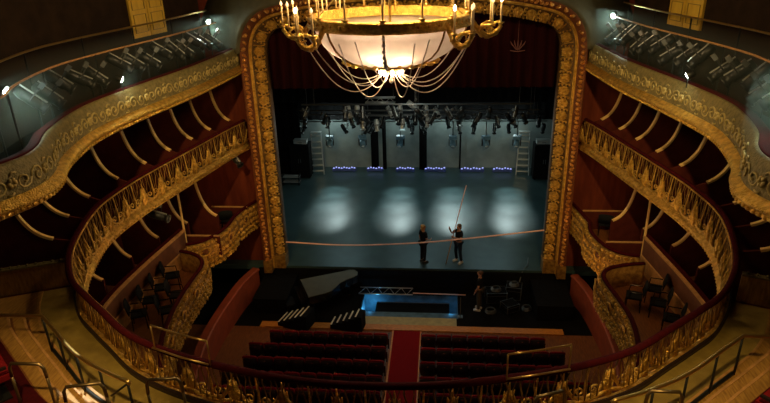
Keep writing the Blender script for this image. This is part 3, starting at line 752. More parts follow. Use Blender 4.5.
for x, l in ((-6.95, 'pale grey case lying on top of the left black cabinet'), (6.9, 'pale grey case lying on top of the right black cabinet')):
    g = thing('equipment_case', (x, 10.6, 2.08), l, 'case', 'pale cases on the cabinets')
    mb = MB(); mb.box((x, 10.6, 2.18), (.75, .4, .2)); mb.build('shell', 'pale', g, world=True)
    mb = MB(); mb.box((x, 10.6, 2.29), (.77, .42, .03)); mb.build('lid', 'alu', g, world=True)
    mb = MB(); mb.tube([(x - .1, 10.38, 2.18), (x - .1, 10.35, 2.2), (x + .1, 10.35, 2.2), (x + .1, 10.38, 2.18)], .012, 5); mb.build('handle', 'blackmetal', g, world=True)
for z in (.35, .55):
    pass
g = thing('steel_shelf', (-7.35, 9.3, 0), 'low black rack with two pale shelf edges left of the black cabinet', 'rack')
mb = MB()
for z in (.2, .5): mb.box((-7.35, 9.3, z), (1.0, .4, .04))
mb.build('shelf', 'alu', g, world=True)
for x in (-7.82, -6.88):
    mb = MB(); mb.box((x, 9.3, .3), (.04, .4, .6)); mb.build('upright', 'blackmetal', g, world=True)

# barrier tape across the stage
mb = MB(); c = [(-5.36, .02, 1.05), (-2.66, .02, .95), (.33, .04, 1.12), (2.82, .05, 1.42), (5.36, .05, 1.78)]
cp = catmull([(a, b) for a, b, z in c]); pts = []
zs = catmull([(a, z) for a, b, z in c])
mb.tube([(q.x, .03, q.y) for q in zs[::6]] + [(5.36, .03, 1.78)], .036, 5, flat=.8)
tag(mb.build('barrier_tape', 'tape', smooth=True), 'long pinkish white tape strung across the front of the stage', 'tape')
g = thing('long_pole', (1.43, .28, 0), 'long slender pole leaning upright beside the right stage worker', 'pole')
mb = MB(); mb.tube([(1.43, .28, 0.0), (1.68, .33, 1.2)], .022, 6); mb.build('lower_section', 'tanrail', g, True, world=True)
mb = MB(); mb.tube([(1.68, .33, 1.2), (2.2, .44, 3.55)], [.022, .015], 6); mb.build('upper_section', 'tape', g, True, world=True)

# ------------------------------------------------------------------ orchestra pit
mb = MB(); mb.box((0, -3.06, -.985), (11.6, .36, .05)); mb.box((0, -3.22, -.97), (11.6, .06, .05))
tag(mb.build('pit_rail', 'amberwood'), 'amber varnished timber strip between pit and front stalls row', 'timber strip')
mb = MB(); mb.box((-.02, -2.62, -.985), (3.7, .52, .05)); tag(mb.build('floor_board', 'cream'), 'pale cream board at the near edge of the blue lift opening', 'board')
# lift shaft lit blue
mb = MB()
cx = (LX0 + LX1) / 2; w = LX1 - LX0; dp = 1.5; h = LY1 - LY0; cy = (LY0 + LY1) / 2
mb.box((cx, cy, -1.2 - dp), (w, h, .1)); mb.box((cx, LY1 + .05, -1.2 - dp / 2), (w, .1, dp + .1)); mb.box((cx, LY0 - .05, -1.2 - dp / 2), (w, .1, dp + .1))
mb.box((LX0 - .05, cy, -1.2 - dp / 2), (.1, h, dp + .1)); mb.box((LX1 + .05, cy, -1.2 - dp / 2), (.1, h, dp + .1))
mb.box((cx, LY0 + .28, -1.16), (w, .56, .06))  # ledge added to catch the blue light at the near edge
struct('floor_lift_shaft', mb, 'liftcloth')
g = thing('lift_platform', (cx, -1.25, -1.5), 'dark lift platform sunk in the blue lit pit opening', 'platform')
mb = MB(); mb.box((cx + .1, -1.25, -1.36), (w - .9, .95, .1)); mb.build('deck', 'black', g, world=True)
mb = MB()
for x in (-1, 1): mb.tube([(cx + x * 1.2, -1.8, -2.6), (cx + x * .6, -.9, -1.45)], .04, 5)
mb.build('scissor_leg', 'greymetal', g, world=True)
for s in (-1, 1):
    mb = MB(); mb.box((cx + .1, -1.25 + s * .45, -1.30), (w - .9, .04, .03)); mb.build('edge_strip', 'greymetal', g, world=True)
g = thing('truss_section', (-.85, -.62, -.95), 'short lattice truss section lying over the blue lift opening', 'truss')
mb = MB()
for y, z in ((-.45, -.80), (-.95, -.80), (-.7, -.97)): mb.tube([(-2.2, y, z), (.05, y, z)], .025, 6)
mb.build('chord', 'alu', g, True, world=True)
mb = MB()
for i in range(9):
    x = -2.2 + .25 * i; mb.tube([(x, -.45 if i % 2 else -.95, -.80), (x + .25, -.95 if i % 2 else -.45, -.80)], .012, 4); mb.tube([(x, -.95, -.80), (x + .12, -.7, -.97), (x + .25, -.95, -.80)], .010, 4)
mb.build('lacing', 'alu', g, world=True)
mb = MB(); mb.tube([(.05, -.7, -.88), (2.25, -.72, -.9)], .028, 6)
tag(mb.build('scaffold_tube', 'tape', smooth=True), 'reddish scaffold tube lying right of the lattice truss over the opening', 'tube')
mb = MB(); mb.tube([(1.98, -2.2, -1), (1.98, -2.2, -.1)], .018, 6); mb.box((1.98, -2.2, -.98), (.2, .2, .03)); tag(mb.build('safety_post', 'greymetal'), 'thin steel safety post at right near corner of the lift opening', 'post')

# grand piano
A0 = Vector((-4.57, -1.23)); A1 = Vector((-3.97, -2.5))
kd = (A1 - A0).normalized(); ld = Vector((-kd.y, kd.x))
if ld.x < 0: ld = -ld
gp = thing('grand_piano', (-3.5, -1.5, -1), 'black grand piano with dusty grey lid closed in the orchestra pit', 'piano')
def pp(u, v, z): q = A0 + kd * u + ld * v; return Vector((q.x, q.y, z))   # u along keyboard, v towards tail
out = [(0, 0), (0, 2.15), (.08, 2.32), (.30, 2.40), (.52, 2.32), (.64, 2.08), (.72, 1.75), (.88, 1.45), (1.12, 1.2), (1.32, .98), (1.40, .7), (1.40, 0)]
mb = MB(); mb.prism([pp(u, v, -.24) for u, v in out], (0, 0, .32)); mb.build('case', 'piano', gp, world=True)
mb = MB(); mb.prism([pp(u - .0 if u < .7 else u, v, -.055) for u, v in [(-.02, -.0)] + out[1:-1] + [(1.42, 0)]], (0, 0, .03)); mb.build('lid', 'piano_lid', gp, world=True)
mb = MB(); mb.prism([pp(u, v, -.34) for u, v in [(0, -.28), (0, 0), (1.4, 0), (1.4, -.28)]], (0, 0, .1)); mb.build('key_bed', 'piano', gp, world=True)
mb = MB(); mb.prism([pp(u, v, -.275) for u, v in [(.1, -.2), (.1, -.05), (1.3, -.05), (1.3, -.2)]], (0, 0, .02)); mb.build('key_cover', 'piano', gp, world=True)
mb = MB(); mb.prism([pp(u, v, -.14) for u, v in [(0, -.04), (0, .02), (1.4, .02), (1.4, -.04)]], (0, 0, .2)); mb.build('fallboard', 'piano', gp, world=True)
for u, v in ((.18, .2), (1.22, .2), (.4, 1.95)):
    mb = MB(); mb.tube([pp(u, v, -.38), pp(u, v, -.95)], [.08, .05], 8); lg = mb.build('leg', 'piano', gp, True, world=True)
    mb = MB(); mb.tube([pp(u - .03, v, -.97), pp(u + .03, v, -.97)], .035, 8); mb.build('caster', 'brass', lg, True, world=True)
mb = MB(); mb.box(pp(.7, .15, -.68), (.12, .3, .6)); mb.build('pedal_lyre', 'piano', gp, world=True)
g = thing('piano_bench', pp(.7, -.62, -1), 'small black piano bench in front of the grand piano keyboard', 'bench')
mb = MB(); mb.prism([pp(u, v, -.53) for u, v in [(.38, -.8), (.38, -.45), (1.02, -.45), (1.02, -.8)]], (0, 0, .08)); mb.build('seat', 'clothes', g, world=True)
for u in (.42, .98):
    for v in (-.76, -.49):
        mb = MB(); mb.tube([pp(u, v, -.56), pp(u, v, -1)], .022, 6); mb.build('leg', 'piano', g, world=True)
# portable step units with white nosings
def steps(x, y, rz, depth, label):
    g = thing('step_unit', (x, y, -.955), label, 'steps', 'portable black steps', rz)
    for k in range(5):
        mb = MB(); mb.box((k * .25, 0, .09 + k * .06), (.26, depth, .18 + k * .12)); t = mb.build('tread', 'black', g)
        mb = MB(); mb.box((k * .25 - .10, 0, .19 + k * .12), (.055, depth, .012)); mb.build('nosing', 'nosing', t)
steps(-4.86, -2.88, -.28, .72, 'black portable steps with white nosings by the piano')
steps(-2.84, -3.02, -.15, .55, 'black portable steps with white nosings beside the blue lift opening')
for sx in (-1, 1):
    g = thing('stage_block', (sx * 5.55, -1.3, -1), 'black draped block at foot of the %s proscenium pier' % SIDE[sx], 'block', 'black blocks by the proscenium')
    mb = MB(); mb.box((sx * 5.6, -1.32, -.68), (1.35, 1.95, .64)); mb.build('drape', 'blackcloth', g, world=True)
    mb = MB(); mb.box((sx * 5.6, -1.32, -.34), (1.4, 2.0, .05)); mb.build('top_board', 'blackcloth', g, world=True)
# equipment in the right half of the pit
def case(x, y, w, d, h, rz, label):
    g = thing('flight_case', (x, y, -1), label, 'case', 'black flight cases in the pit', rz)
    mb = MB(); mb.box((0, 0, .1 + h / 2), (w, d, h)); mb.build('shell', 'blackcloth', g)
    mb = MB()
    for a in (-1, 1):
        for b in (-1, 1): mb.box((a * w / 2, b * d / 2, .1 + h / 2), (.03, .03, h + .02))
    for z in (.1, .1 + h * .7, .1 + h):
        mb.tube([(-w / 2, -d / 2, z), (w / 2, -d / 2, z), (w / 2, d / 2, z), (-w / 2, d / 2, z)], .012, 4, closed=True)
    mb.build('corner_edging', 'greymetal', g)
    for a in (-1, 1):
        for b in (-1, 1):
            mb = MB(); mb.tube([(a * w * .38 - .02, b * d * .36, .05), (a * w * .38 + .02, b * d * .36, .05)], .05, 8); mb.build('caster', 'blackmetal', g)
case(3.45, -1.0, .8, .55, .45, .1, 'black flight case next to the pit worker'); case(4.2, -.75, .6, .5, .55, -.2, 'taller black flight case under the curved cable'); case(3.95, -1.7, .55, .5, .3, .5, 'low black flight case nearest the stalls in the pit')
def coil(x, y, z, r, label):
    mb = MB()
    for k in range(4): mb.tube([(x + (r - .02 * k) * math.cos(a * PI / 9), y + (r - .02 * k) * math.sin(a * PI / 9), z + .025 + .03 * k + .01 * math.sin(a)) for a in range(18)], .016, 5, closed=True)
    tag(mb.build('cable_coil', 'greymetal', smooth=True), label, 'cable coil', 'cable coils in the pit')
coil(3.45, -1.0, -.45, .2, 'grey cable coil lying on the flight case next to the worker'); coil(4.2, -.75, -.35, .19, 'grey cable coil lying on the taller flight case'); coil(3.2, -1.75, -1, .22, 'grey cable coil lying on the pit floor'); coil(4.65, -1.5, -1, .2, 'grey cable coil on the floor right of the low case')
mb = MB(); mb.tube([(4.3, -.55, -.98), (4.45, -.35, -.5), (4.6, -.12, -.02), (4.85, .25, .0 + .03), (4.95, .9, .03)], .022, 5)
tag(mb.build('loose_cable', 'greymetal', smooth=True), 'loose grey cable curving from the pit up onto the stage edge', 'cable')

# ------------------------------------------------------------------ seats
def make_seat():
    g = thing('theatre_chair', (0, 0, 0), 'x', 'seat')
    def pan(w, z0, z1, y0, y1, th, rnd):
        mb = MB(); n = 8; vs = []; fs = []
        for i in range(n + 1):
            x = -w / 2 + w * i / n; e = abs(2 * i / n - 1); dz = -rnd * e ** 4; dy = .03 * e * e
            vs += [(x, y0 + dy, z0), (x, y1 + dy, z1 + dz), (x, y1 + dy + th, z1 + dz), (x, y0 + dy + th, z0)]
        for i in range(n):
            a = i * 4; b = a + 4
            for q in range(4): fs.append((a + q, a + (q + 1) % 4, b + (q + 1) % 4, b + q))
        fs += [(0, 1, 2, 3), (n * 4, n * 4 + 3, n * 4 + 2, n * 4 + 1)]
        return mb.add(vs, fs)
    pan(.50, .42, .93, -.22, -.34, .075, .05).build('backrest', 'seat_red', g, True)
    pan(.47, .30, .875, -.235, -.365, .03, .04).build('back_shell', 'seat_shell', g, True)
    mb = MB(); mb.box((0, .02, .42), (.46, .44, .10)); mb.box((0, .02, .475), (.40, .38, .03)); mb.build('seat_cushion', 'seat_red', g)
    for s in (-1, 1):
        mb = MB(); mb.box((s * .262, -.02, .62), (.05, .40, .04)); mb.box((s * .262, -.16, .42), (.04, .10, .40)); a = mb.build('armrest', 'seat_shell', g)
    mb = MB(); mb.box((0, -.02, .19), (.34, .08, .38)); mb.box((0, 0, .015), (.40, .30, .03)); mb.build('pedestal', 'blackmetal', g)
    mb = MB(); mb.box((0, -.382, .80), (.05, .012, .03)); mb.build('number_plate', 'glint', g)
    return g
seat = make_seat(); first = True
rows = [(-4.42, 8), (-5.17, 9), (-5.92, 9), (-6.67, 10), (-7.42, 10), (-8.17, 10)]
for r, (y, n) in enumerate(rows):
    for sx in (-1, 1):
        for k in range(n):
            o = seat if first else copy_tree(seat); first = False
            x = -.06 + sx * (.85 + .54 * k)
            o.location = (x, y - .02 * (k / 5) ** 2 * 0, -1)
            o['label'] = 'dark red stalls seat, %s from carpet aisle, %s row, %s block' % (ORD[k], ORD[r], 'left' if sx < 0 else 'right')
            o['group'] = 'dark red stalls seats'
mb = MB(); mb.box((-.06, -9.0, -.985), (1.0, 11.5, .03)); ca = mb.build('aisle_carpet', 'carpet'); tag(ca, 'bright red carpet strip running down the central stalls aisle', 'carpet')
mb = MB()
for s in (-1, 1): mb.box((-.06 + s * .53, -9.0, -.98), (.055, 11.5, .045))
mb.build('edge_strip', 'amberwood', ca)
# seats on the corner terraces of the second tier
for sx in (1, -1):
    c = T2.s_at_y(-12.25, sx > 0)
    for r, (d, z) in enumerate(((2.0, 6.05), (2.95, 6.47))):
        for k in range(6):
            s_ = c + (1 if sx > 0 else -1) * (.44 - .04 * r) * k
            P, N, t = T2.at(s_); o = copy_tree(seat); o.location = T2.pt(s_, d, z)
            o.rotation_euler = (0, 0, math.atan2(-N.y, -N.x) - PI / 2)
            o['label'] = 'red seat, %s from wall, %s terrace row, %s second tier corner' % (ORD[k], ('front', 'second')[r], SIDE[sx]); o['group'] = 'red seats on the second tier corner terraces'
# black chairs in the first tier boxes
def make_chair():
    g = thing('box_chair', (0, 0, 0), 'x', 'chair')
    mb = MB(); mb.box((0, 0, .45), (.44, .44, .06)); mb.build('seat', 'clothes', g)
    mb = MB(); n = 6; vs = []; fs = []
    for i in range(n + 1):
        a = (i / n - .5) * 1.3; x = .26 * math.sin(a) / math.sin(.65); y = -.2 - .06 * math.cos(a)
        vs += [(x, y, .55), (x, y - .08, .95 - .05 * abs(2 * i / n - 1) ** 3), (x, y - .05, .95 - .05 * abs(2 * i / n - 1) ** 3), (x, y + .03, .55)]
    for i in range(n):
        a = i * 4; b = a + 4
        for q in range(4): fs.append((a + q, a + (q + 1) % 4, b + (q + 1) % 4, b + q))
    mb.add(vs, fs); mb.build('backrest', 'clothes', g, True)
    for x in (-.19, .19):
        for y in (-.19, .19):
            mb = MB(); mb.tube([(x, y, .44), (x * 1.1, y * 1.1, 0)], .02, 6); mb.build('leg', 'piano', g)
        mb = MB(); mb.tube([(x * 1.2, .15, .45), (x * 1.25, .12, .66), (x * 1.25, -.22, .68)], .02, 6); mb.build('armrest', 'piano', g)
    return g
ch = make_chair(); q = 0
for sx, lst in ((-1, [(-7.72, -5.6), (-7.75, -6.35), (-7.78, -7.1), (-7.8, -7.85), (-7.05, -6.75), (-7.0, -7.6)]), (1, [(7.72, -5.75), (7.6, -6.55), (7.7, -7.35), (7.0, -6.2)])):
    for k, (x, y) in enumerate(lst):
        o = ch if q == 0 else copy_tree(ch); q += 1
        o.location = (x, y, 2.2); o.rotation_euler = (0, 0, sx * (PI / 2 - .35) + .15 * math.sin(k * 3))
        rear = abs(x) > 7.5
        n_ = k if rear else k - (4 if sx < 0 else 3)
        o['label'] = 'black armchair, %s from the stage %s in the %s first tier box' % (ORD[n_], 'along the parapet' if rear else 'by the front rail', SIDE[sx]); o['group'] = 'black chairs in the first tier boxes'
# small things in the stage boxes
for x, y, rz, l in ((-7.35, -1.15, .3, 'black chair in the stage box beside the left proscenium'), (7.4, -1.1, -.3, 'black chair in the stage box beside the right proscenium')):
    o = copy_tree(ch); o.location = (x, y, 2.2); o.rotation_euler = (0, 0, rz); o['label'] = l; o['group'] = 'black chairs in the first tier boxes'
def box_flood(x, y, z, dr, label):
    o = copy_tree(proto_sp); o.scale = (1.3,) * 3; aim(o, (x, y, z), dr); o['label'] = label; o['group'] = 'spotlights clamped in the boxes'
box_flood(-7.72, -5.75, 4.9, (.95, -.1, -.25), 'big black spotlight projecting below the left second tier front')
box_flood(-6.75, -.9, 5.1, (.6, -.5, -.5), 'small black spotlight under the second tier beside the left proscenium')

# ------------------------------------------------------------------ brass hand rails
def guard(sx):
    s2 = SIDE[sx]; c = T2.s_at_y(-12.9, sx > 0); sg = 1 if sx > 0 else -1
    e = T2.s_at_y(-14.42, sx > 0)
    pts = [T2.pt(c + (e - c) * k / 14, .88, 6.48) for k in range(15)]
    g = thing('guard_rail', pts[7] - Vector((0, 0, .9)), 'long brass topped guard rail beside the steps in the %s second tier corner' % s2, 'handrail', 'guard rails above the walkway')
    p0 = pts[0]; ext = [Vector((sx * 9.3, p0.y - .1, 6.48)), Vector((sx * 7.6, p0.y - .05, 6.48))]
    mb = MB(); mb.tube(ext + pts + [pts[-1] + (pts[-1] - pts[-2]) * .3 + Vector((0, 0, -.03))], .032, 8); mb.build('top_rail', 'brass', g, True, world=True)
    for k in (0, 4, 8, 11, 14):
        b = pts[k]; d = T2.pt(c + (e - c) * k / 14, .88, 5.62)
        mb = MB(); mb.tube([b, d], .022, 6); mb.build('post', 'blackmetal', g, True, world=True)
    mb = MB(); mb.tube([T2.pt(c + (e - c) * k / 14, .86, 5.70) for k in range(15)], .035, 6); mb.build('base_tube', 'blackmetal', g, True, world=True)  # dark tube along the foot of the posts
    mb = MB(); mb.tube([pts[-1] + Vector((0, 0, -.05)), T2.pt(c + (e - c) * 12.2 / 14, .95, 6.1)], .018, 6); mb.build('brace', 'blackmetal', g, True, world=True)
    mb = MB(); mb.tube([ext[1], ext[1] - Vector((0, 0, .9))], .022, 6); mb.build('post', 'blackmetal', g, True, world=True)
guard(1); guard(-1)
def hoop(pts, legs, name, label, grp, m='brass', r=.026):
    c = Vector(pts[0]).lerp(Vector(pts[-1]), .5); g = thing(name, (c.x, c.y, min(l[1][2] for l in legs)), label, 'handrail', grp)
    mb = MB(); mb.tube(pts, r, 8); mb.build('top_rail', m, g, True, world=True)
    for a, b in legs:
        mb = MB(); mb.tube([a, b], r * .9, 6); mb.build('post', m, g, True, world=True)
    return g
def rail_hoop(x0, x1, label):
    # guard standing on the balcony front where an aisle comes down
    def on(x, z):
        best = min((q for q in T2.p if q.y < -12), key=lambda q: abs(q.x - x)); return Vector((best.x, best.y - .1, z))
    a, b = on(x0, 6.95), on(x1, 6.95); m_ = on((x0 + x1) / 2, 6.95)
    mm = a.lerp(b, .5); n = [a.lerp(m_, .5), m_, m_.lerp(b, .5)]
    hoop([a] + n + [b], [(b, on(x1, 6.42)), (a, on(x0, 6.42))], 'rail_guard', label, 'brass guards on the balcony rail', r=.016)
    g = COL.objects[-1]
    mb = MB(); mb.tube([on(x0, 6.56) + Vector((0, -.08, 0)), on((x0 + x1) / 2, 6.56) + Vector((0, -.08, 0)), on(x1, 6.56) + Vector((0, -.08, 0))], .016, 6)
    r = [o for o in COL.objects if o.name.startswith('rail_guard')][-1]
    mb.build('lower_rail', 'brass', r, True, world=True)
rail_hoop(-3.6, -2.5, 'thin brass guard on the horseshoe balcony rail, left of the stalls aisle'); rail_hoop(3.12, 2.14, 'thin brass guard on the horseshoe balcony rail, right of the stalls aisle')
def uhoop(a, b, ztop, zb, label, ends=(True, True)):
    a, b = Vector(a), Vector(b); d = (b - a); u = Vector((0, 0, 1))
    A, B = Vector((a.x, a.y, ztop)), Vector((b.x, b.y, ztop)); w = (B - A)
    pts = []
    if ends[0]: pts += [A - u * .25, A - u * .08 + w * .02, A + w * .10]
    else: pts += [A]
    if ends[1]: pts += [B - w * .10, B - u * .08 - w * .02, B - u * .25]
    else: pts += [B]
    legs = []
    if ends[0]: legs.append((A - u * .25, Vector((a.x, a.y, zb))))
    if ends[1]: legs.append((B - u * .25, Vector((b.x, b.y, zb))))
    hoop(pts, legs, 'aisle_rail', label, 'bent tube rails at the terrace aisles', 'bronze')
uhoop((-5.45, -15.37, 0), (-4.88, -15.36, 0), 6.85, 5.9, 'bent tube rail at far lower left among the red seats', (True, True))
uhoop((-4.28, -15.85, 0), (-3.72, -15.72, 0), 6.85, 5.9, 'bent tube rail beside the pale lit step at lower left')
uhoop((-3.17, -15.57, 0), (-2.66, -15.5, 0), 6.8, 5.9, 'bent tube rail by the walkway right of the left guard rail end')
uhoop((4.02, -15.4, 0), (4.5, -15.4, 0), 6.8, 5.9, 'bent tube rail at lower right under the right guard rail')
uhoop((2.45, -15.62, 0), (2.9, -15.45, 0), 6.8, 5.9, 'bent tube rail by the walkway left of the right guard rail end')

# ------------------------------------------------------------------ chandelier
CX, CY = 0.0, -8.7
ch_ = thing('chandelier', (CX, CY, 9.6), 'huge gilded ring chandelier with frosted bowl, candles and crystal strands over the stalls', 'chandelier')
C0 = Vector((CX, CY, 0))
def cp_(r, a, z): return Vector((CX + r * math.cos(a), CY + r * math.sin(a), z))
mb = MB(); mb.lathe([(1.62, 10.98), (1.78, 10.98), (1.82, 11.02), (1.76, 11.06), (1.76, 11.15), (1.80, 11.18), (1.76, 11.21), (1.64, 11.21), (1.62, 10.98)], 64, C0); mb.build('ring', 'gold', ch_, True, world=True)
mb = MB()
for k in range(48): mb.blob(cp_(1.78, k * PI / 24, 11.10), (.03, .03, .03), None, 5, 3)
mb.build('ring_ornament', 'gold_bead', ch_, True, world=True)
prof = [(1.68, 11.0), (1.62, 10.82), (1.48, 10.57), (1.30, 10.40), (1.05, 10.26), (.75, 10.16), (.42, 10.10), (.12, 10.08)]
mb = MB(); mb.lathe(prof, 64, C0); mb.build('glass_bowl', 'bowl', ch_, True, world=True)
for k in range(8):
    a = k * PI / 4 + PI / 2
    mb = MB(); mb.tube([cp_(r + .015, a, z - .005) for r, z in prof], .022, 5); mb.build('bowl_rib', 'gold_dark', ch_, True, world=True)
mb = MB(); mb.lathe([(.76, 10.145), (.84, 10.165), (.84, 10.13), (.76, 10.115), (.76, 10.145)], 48, C0); mb.lathe([(.1, 10.08), (.2, 10.04), (.16, 9.94), (.06, 9.90), (.001, 9.90)], 16, C0)
for k in range(24):
    a = k * PI / 12; mb.blob(cp_(1.0, a, 10.20), (.12, .06, .05), Matrix.Rotation(a, 3, 'Z'), 6, 4)
mb.build('leaf_crown', 'gold', ch_, True, world=True)
mb = MB(); mb.tube([(CX, CY, 10.1), (CX, CY, 15.0)], .025, 6); mb.build('suspension_rod', 'brass', ch_, world=True)
mb = MB()
for k in range(4): mb.tube([cp_(1.64, k * PI / 2, 11.1), cp_(.03, k * PI / 2, 12.7)], .012, 5)
mb.build('stay_wire', 'brass', ch_, world=True)
arms = [0, PI / 4, 3 * PI / 4, PI, 5 * PI / 4, 7 * PI / 4]
candles = []
for a in arms:
    def ap(r, z, w=0.0): return Vector((CX + r * math.cos(a) - w * math.sin(a), CY + r * math.sin(a) + w * math.cos(a), z))
    mb = MB()
    mb.tube([ap(1.74, 11.08), ap(1.85, 10.92), ap(1.98, 10.76), ap(2.14, 10.70), ap(2.30, 10.76), ap(2.40, 10.90), ap(2.36, 11.0), ap(2.27, 10.98), ap(2.26, 10.90)], [.06, .06, .07, .065, .05, .045, .04, .03, .02], 7)
    for w in (-1, 1):
        mb.tube([ap(1.95, 10.80), ap(2.02, 10.92, w * .12), ap(2.12, 10.96, w * .24), ap(2.2, 10.88, w * .28), ap(2.14, 10.80, w * .24), ap(2.08, 10.84, w * .18)], [.045, .045, .04, .035, .03, .02], 6)
    for t in range(5): mb.blob(ap(1.9 + .1 * t, 10.74 - .03 * t * (4 - t) + .06, 0), (.06, .05, .05), None, 6, 4)
    mb.build('scroll_arm', 'gold', ch_, True, world=True)
    for r, z, w in ((2.40, 10.93, 0), (2.2, 10.93, -.26), (2.2, 10.93, .26)): candles.append(ap(r, z, w))
for k in range(14):
    a = (k + .5) * PI / 7; candles.append(cp_(1.74, a, 11.2))
for i, c in enumerate(candles):
    mb = MB(); mb.tube([c + Vector((0, 0, .05)), c + Vector((0, 0, .48))], .02, 7); cd = mb.build('candle', 'candle', ch_, True, world=True)
    mb = MB(); mb.lathe([(.001, -.03), (.02, 0), (.07, .04), (.075, .055), (.02, .06)], 10, c); mb.build('drip_pan', 'brass', cd, True, world=True)
    mb = MB(); mb.lathe([(.012, 0), (.03, .03), (.026, .06), (.001, .11)], 8, c + Vector((0, 0, .48))); mb.build('bulb', 'bulb' if i % 4 == 0 else 'bulb_pale', cd, True, world=True)
for k in range(8):
    a = k * PI / 4 + .2; c = cp_(.24, a, 10.0)
    mb = MB(); mb.lathe([(.001, -.13), (.035, -.09), (.038, -.05), (.02, -.01), (.02, .03)], 8, c); mb.build('bulb', 'bulb', ch_, True, world=True)
mb = MB(); mb.lathe([(.001, 9.66), (.055, 9.71), (.045, 9.77), (.012, 9.82), (.01, 9.90)], 10, C0); mb.build('pendant_drop', 'strand', ch_, True, world=True)
def strand(p0, p1, sag, n=18):
    p0, p1 = Vector(p0), Vector(p1); r = []
    for i in range(n + 1):
        t = i / n; q = p0.lerp(p1, t); q.z -= sag * 4 * t * (1 - t); r.append(q)
    return r
for k in range(8):
    a = k * PI / 4 + PI / 8
    for r0, z0, sag, da in ((1.95, 10.82, .80, -.07), (1.88, 10.86, .60, .10)):
        mb = MB(); mb.tube(strand(cp_(r0, a + da, z0), cp_(.14, a + da, 9.98), sag), .013, 5); mb.build('crystal_strand', 'strand', ch_, True, world=True)
mb = MB()
for k in range(10): mb.blob(cp_(1.66 - .0 * k, -PI / 2, 10.9) * (1 - k / 9) + cp_(.35, -PI / 2, 10.06) * (k / 9) + Vector((0, -.45 * math.sin(PI * k / 9), -.12 * math.sin(PI * k / 9))), (.04, .04, .05), None, 6, 4)
mb.build('crystal_strand', 'strand', ch_, True, world=True)

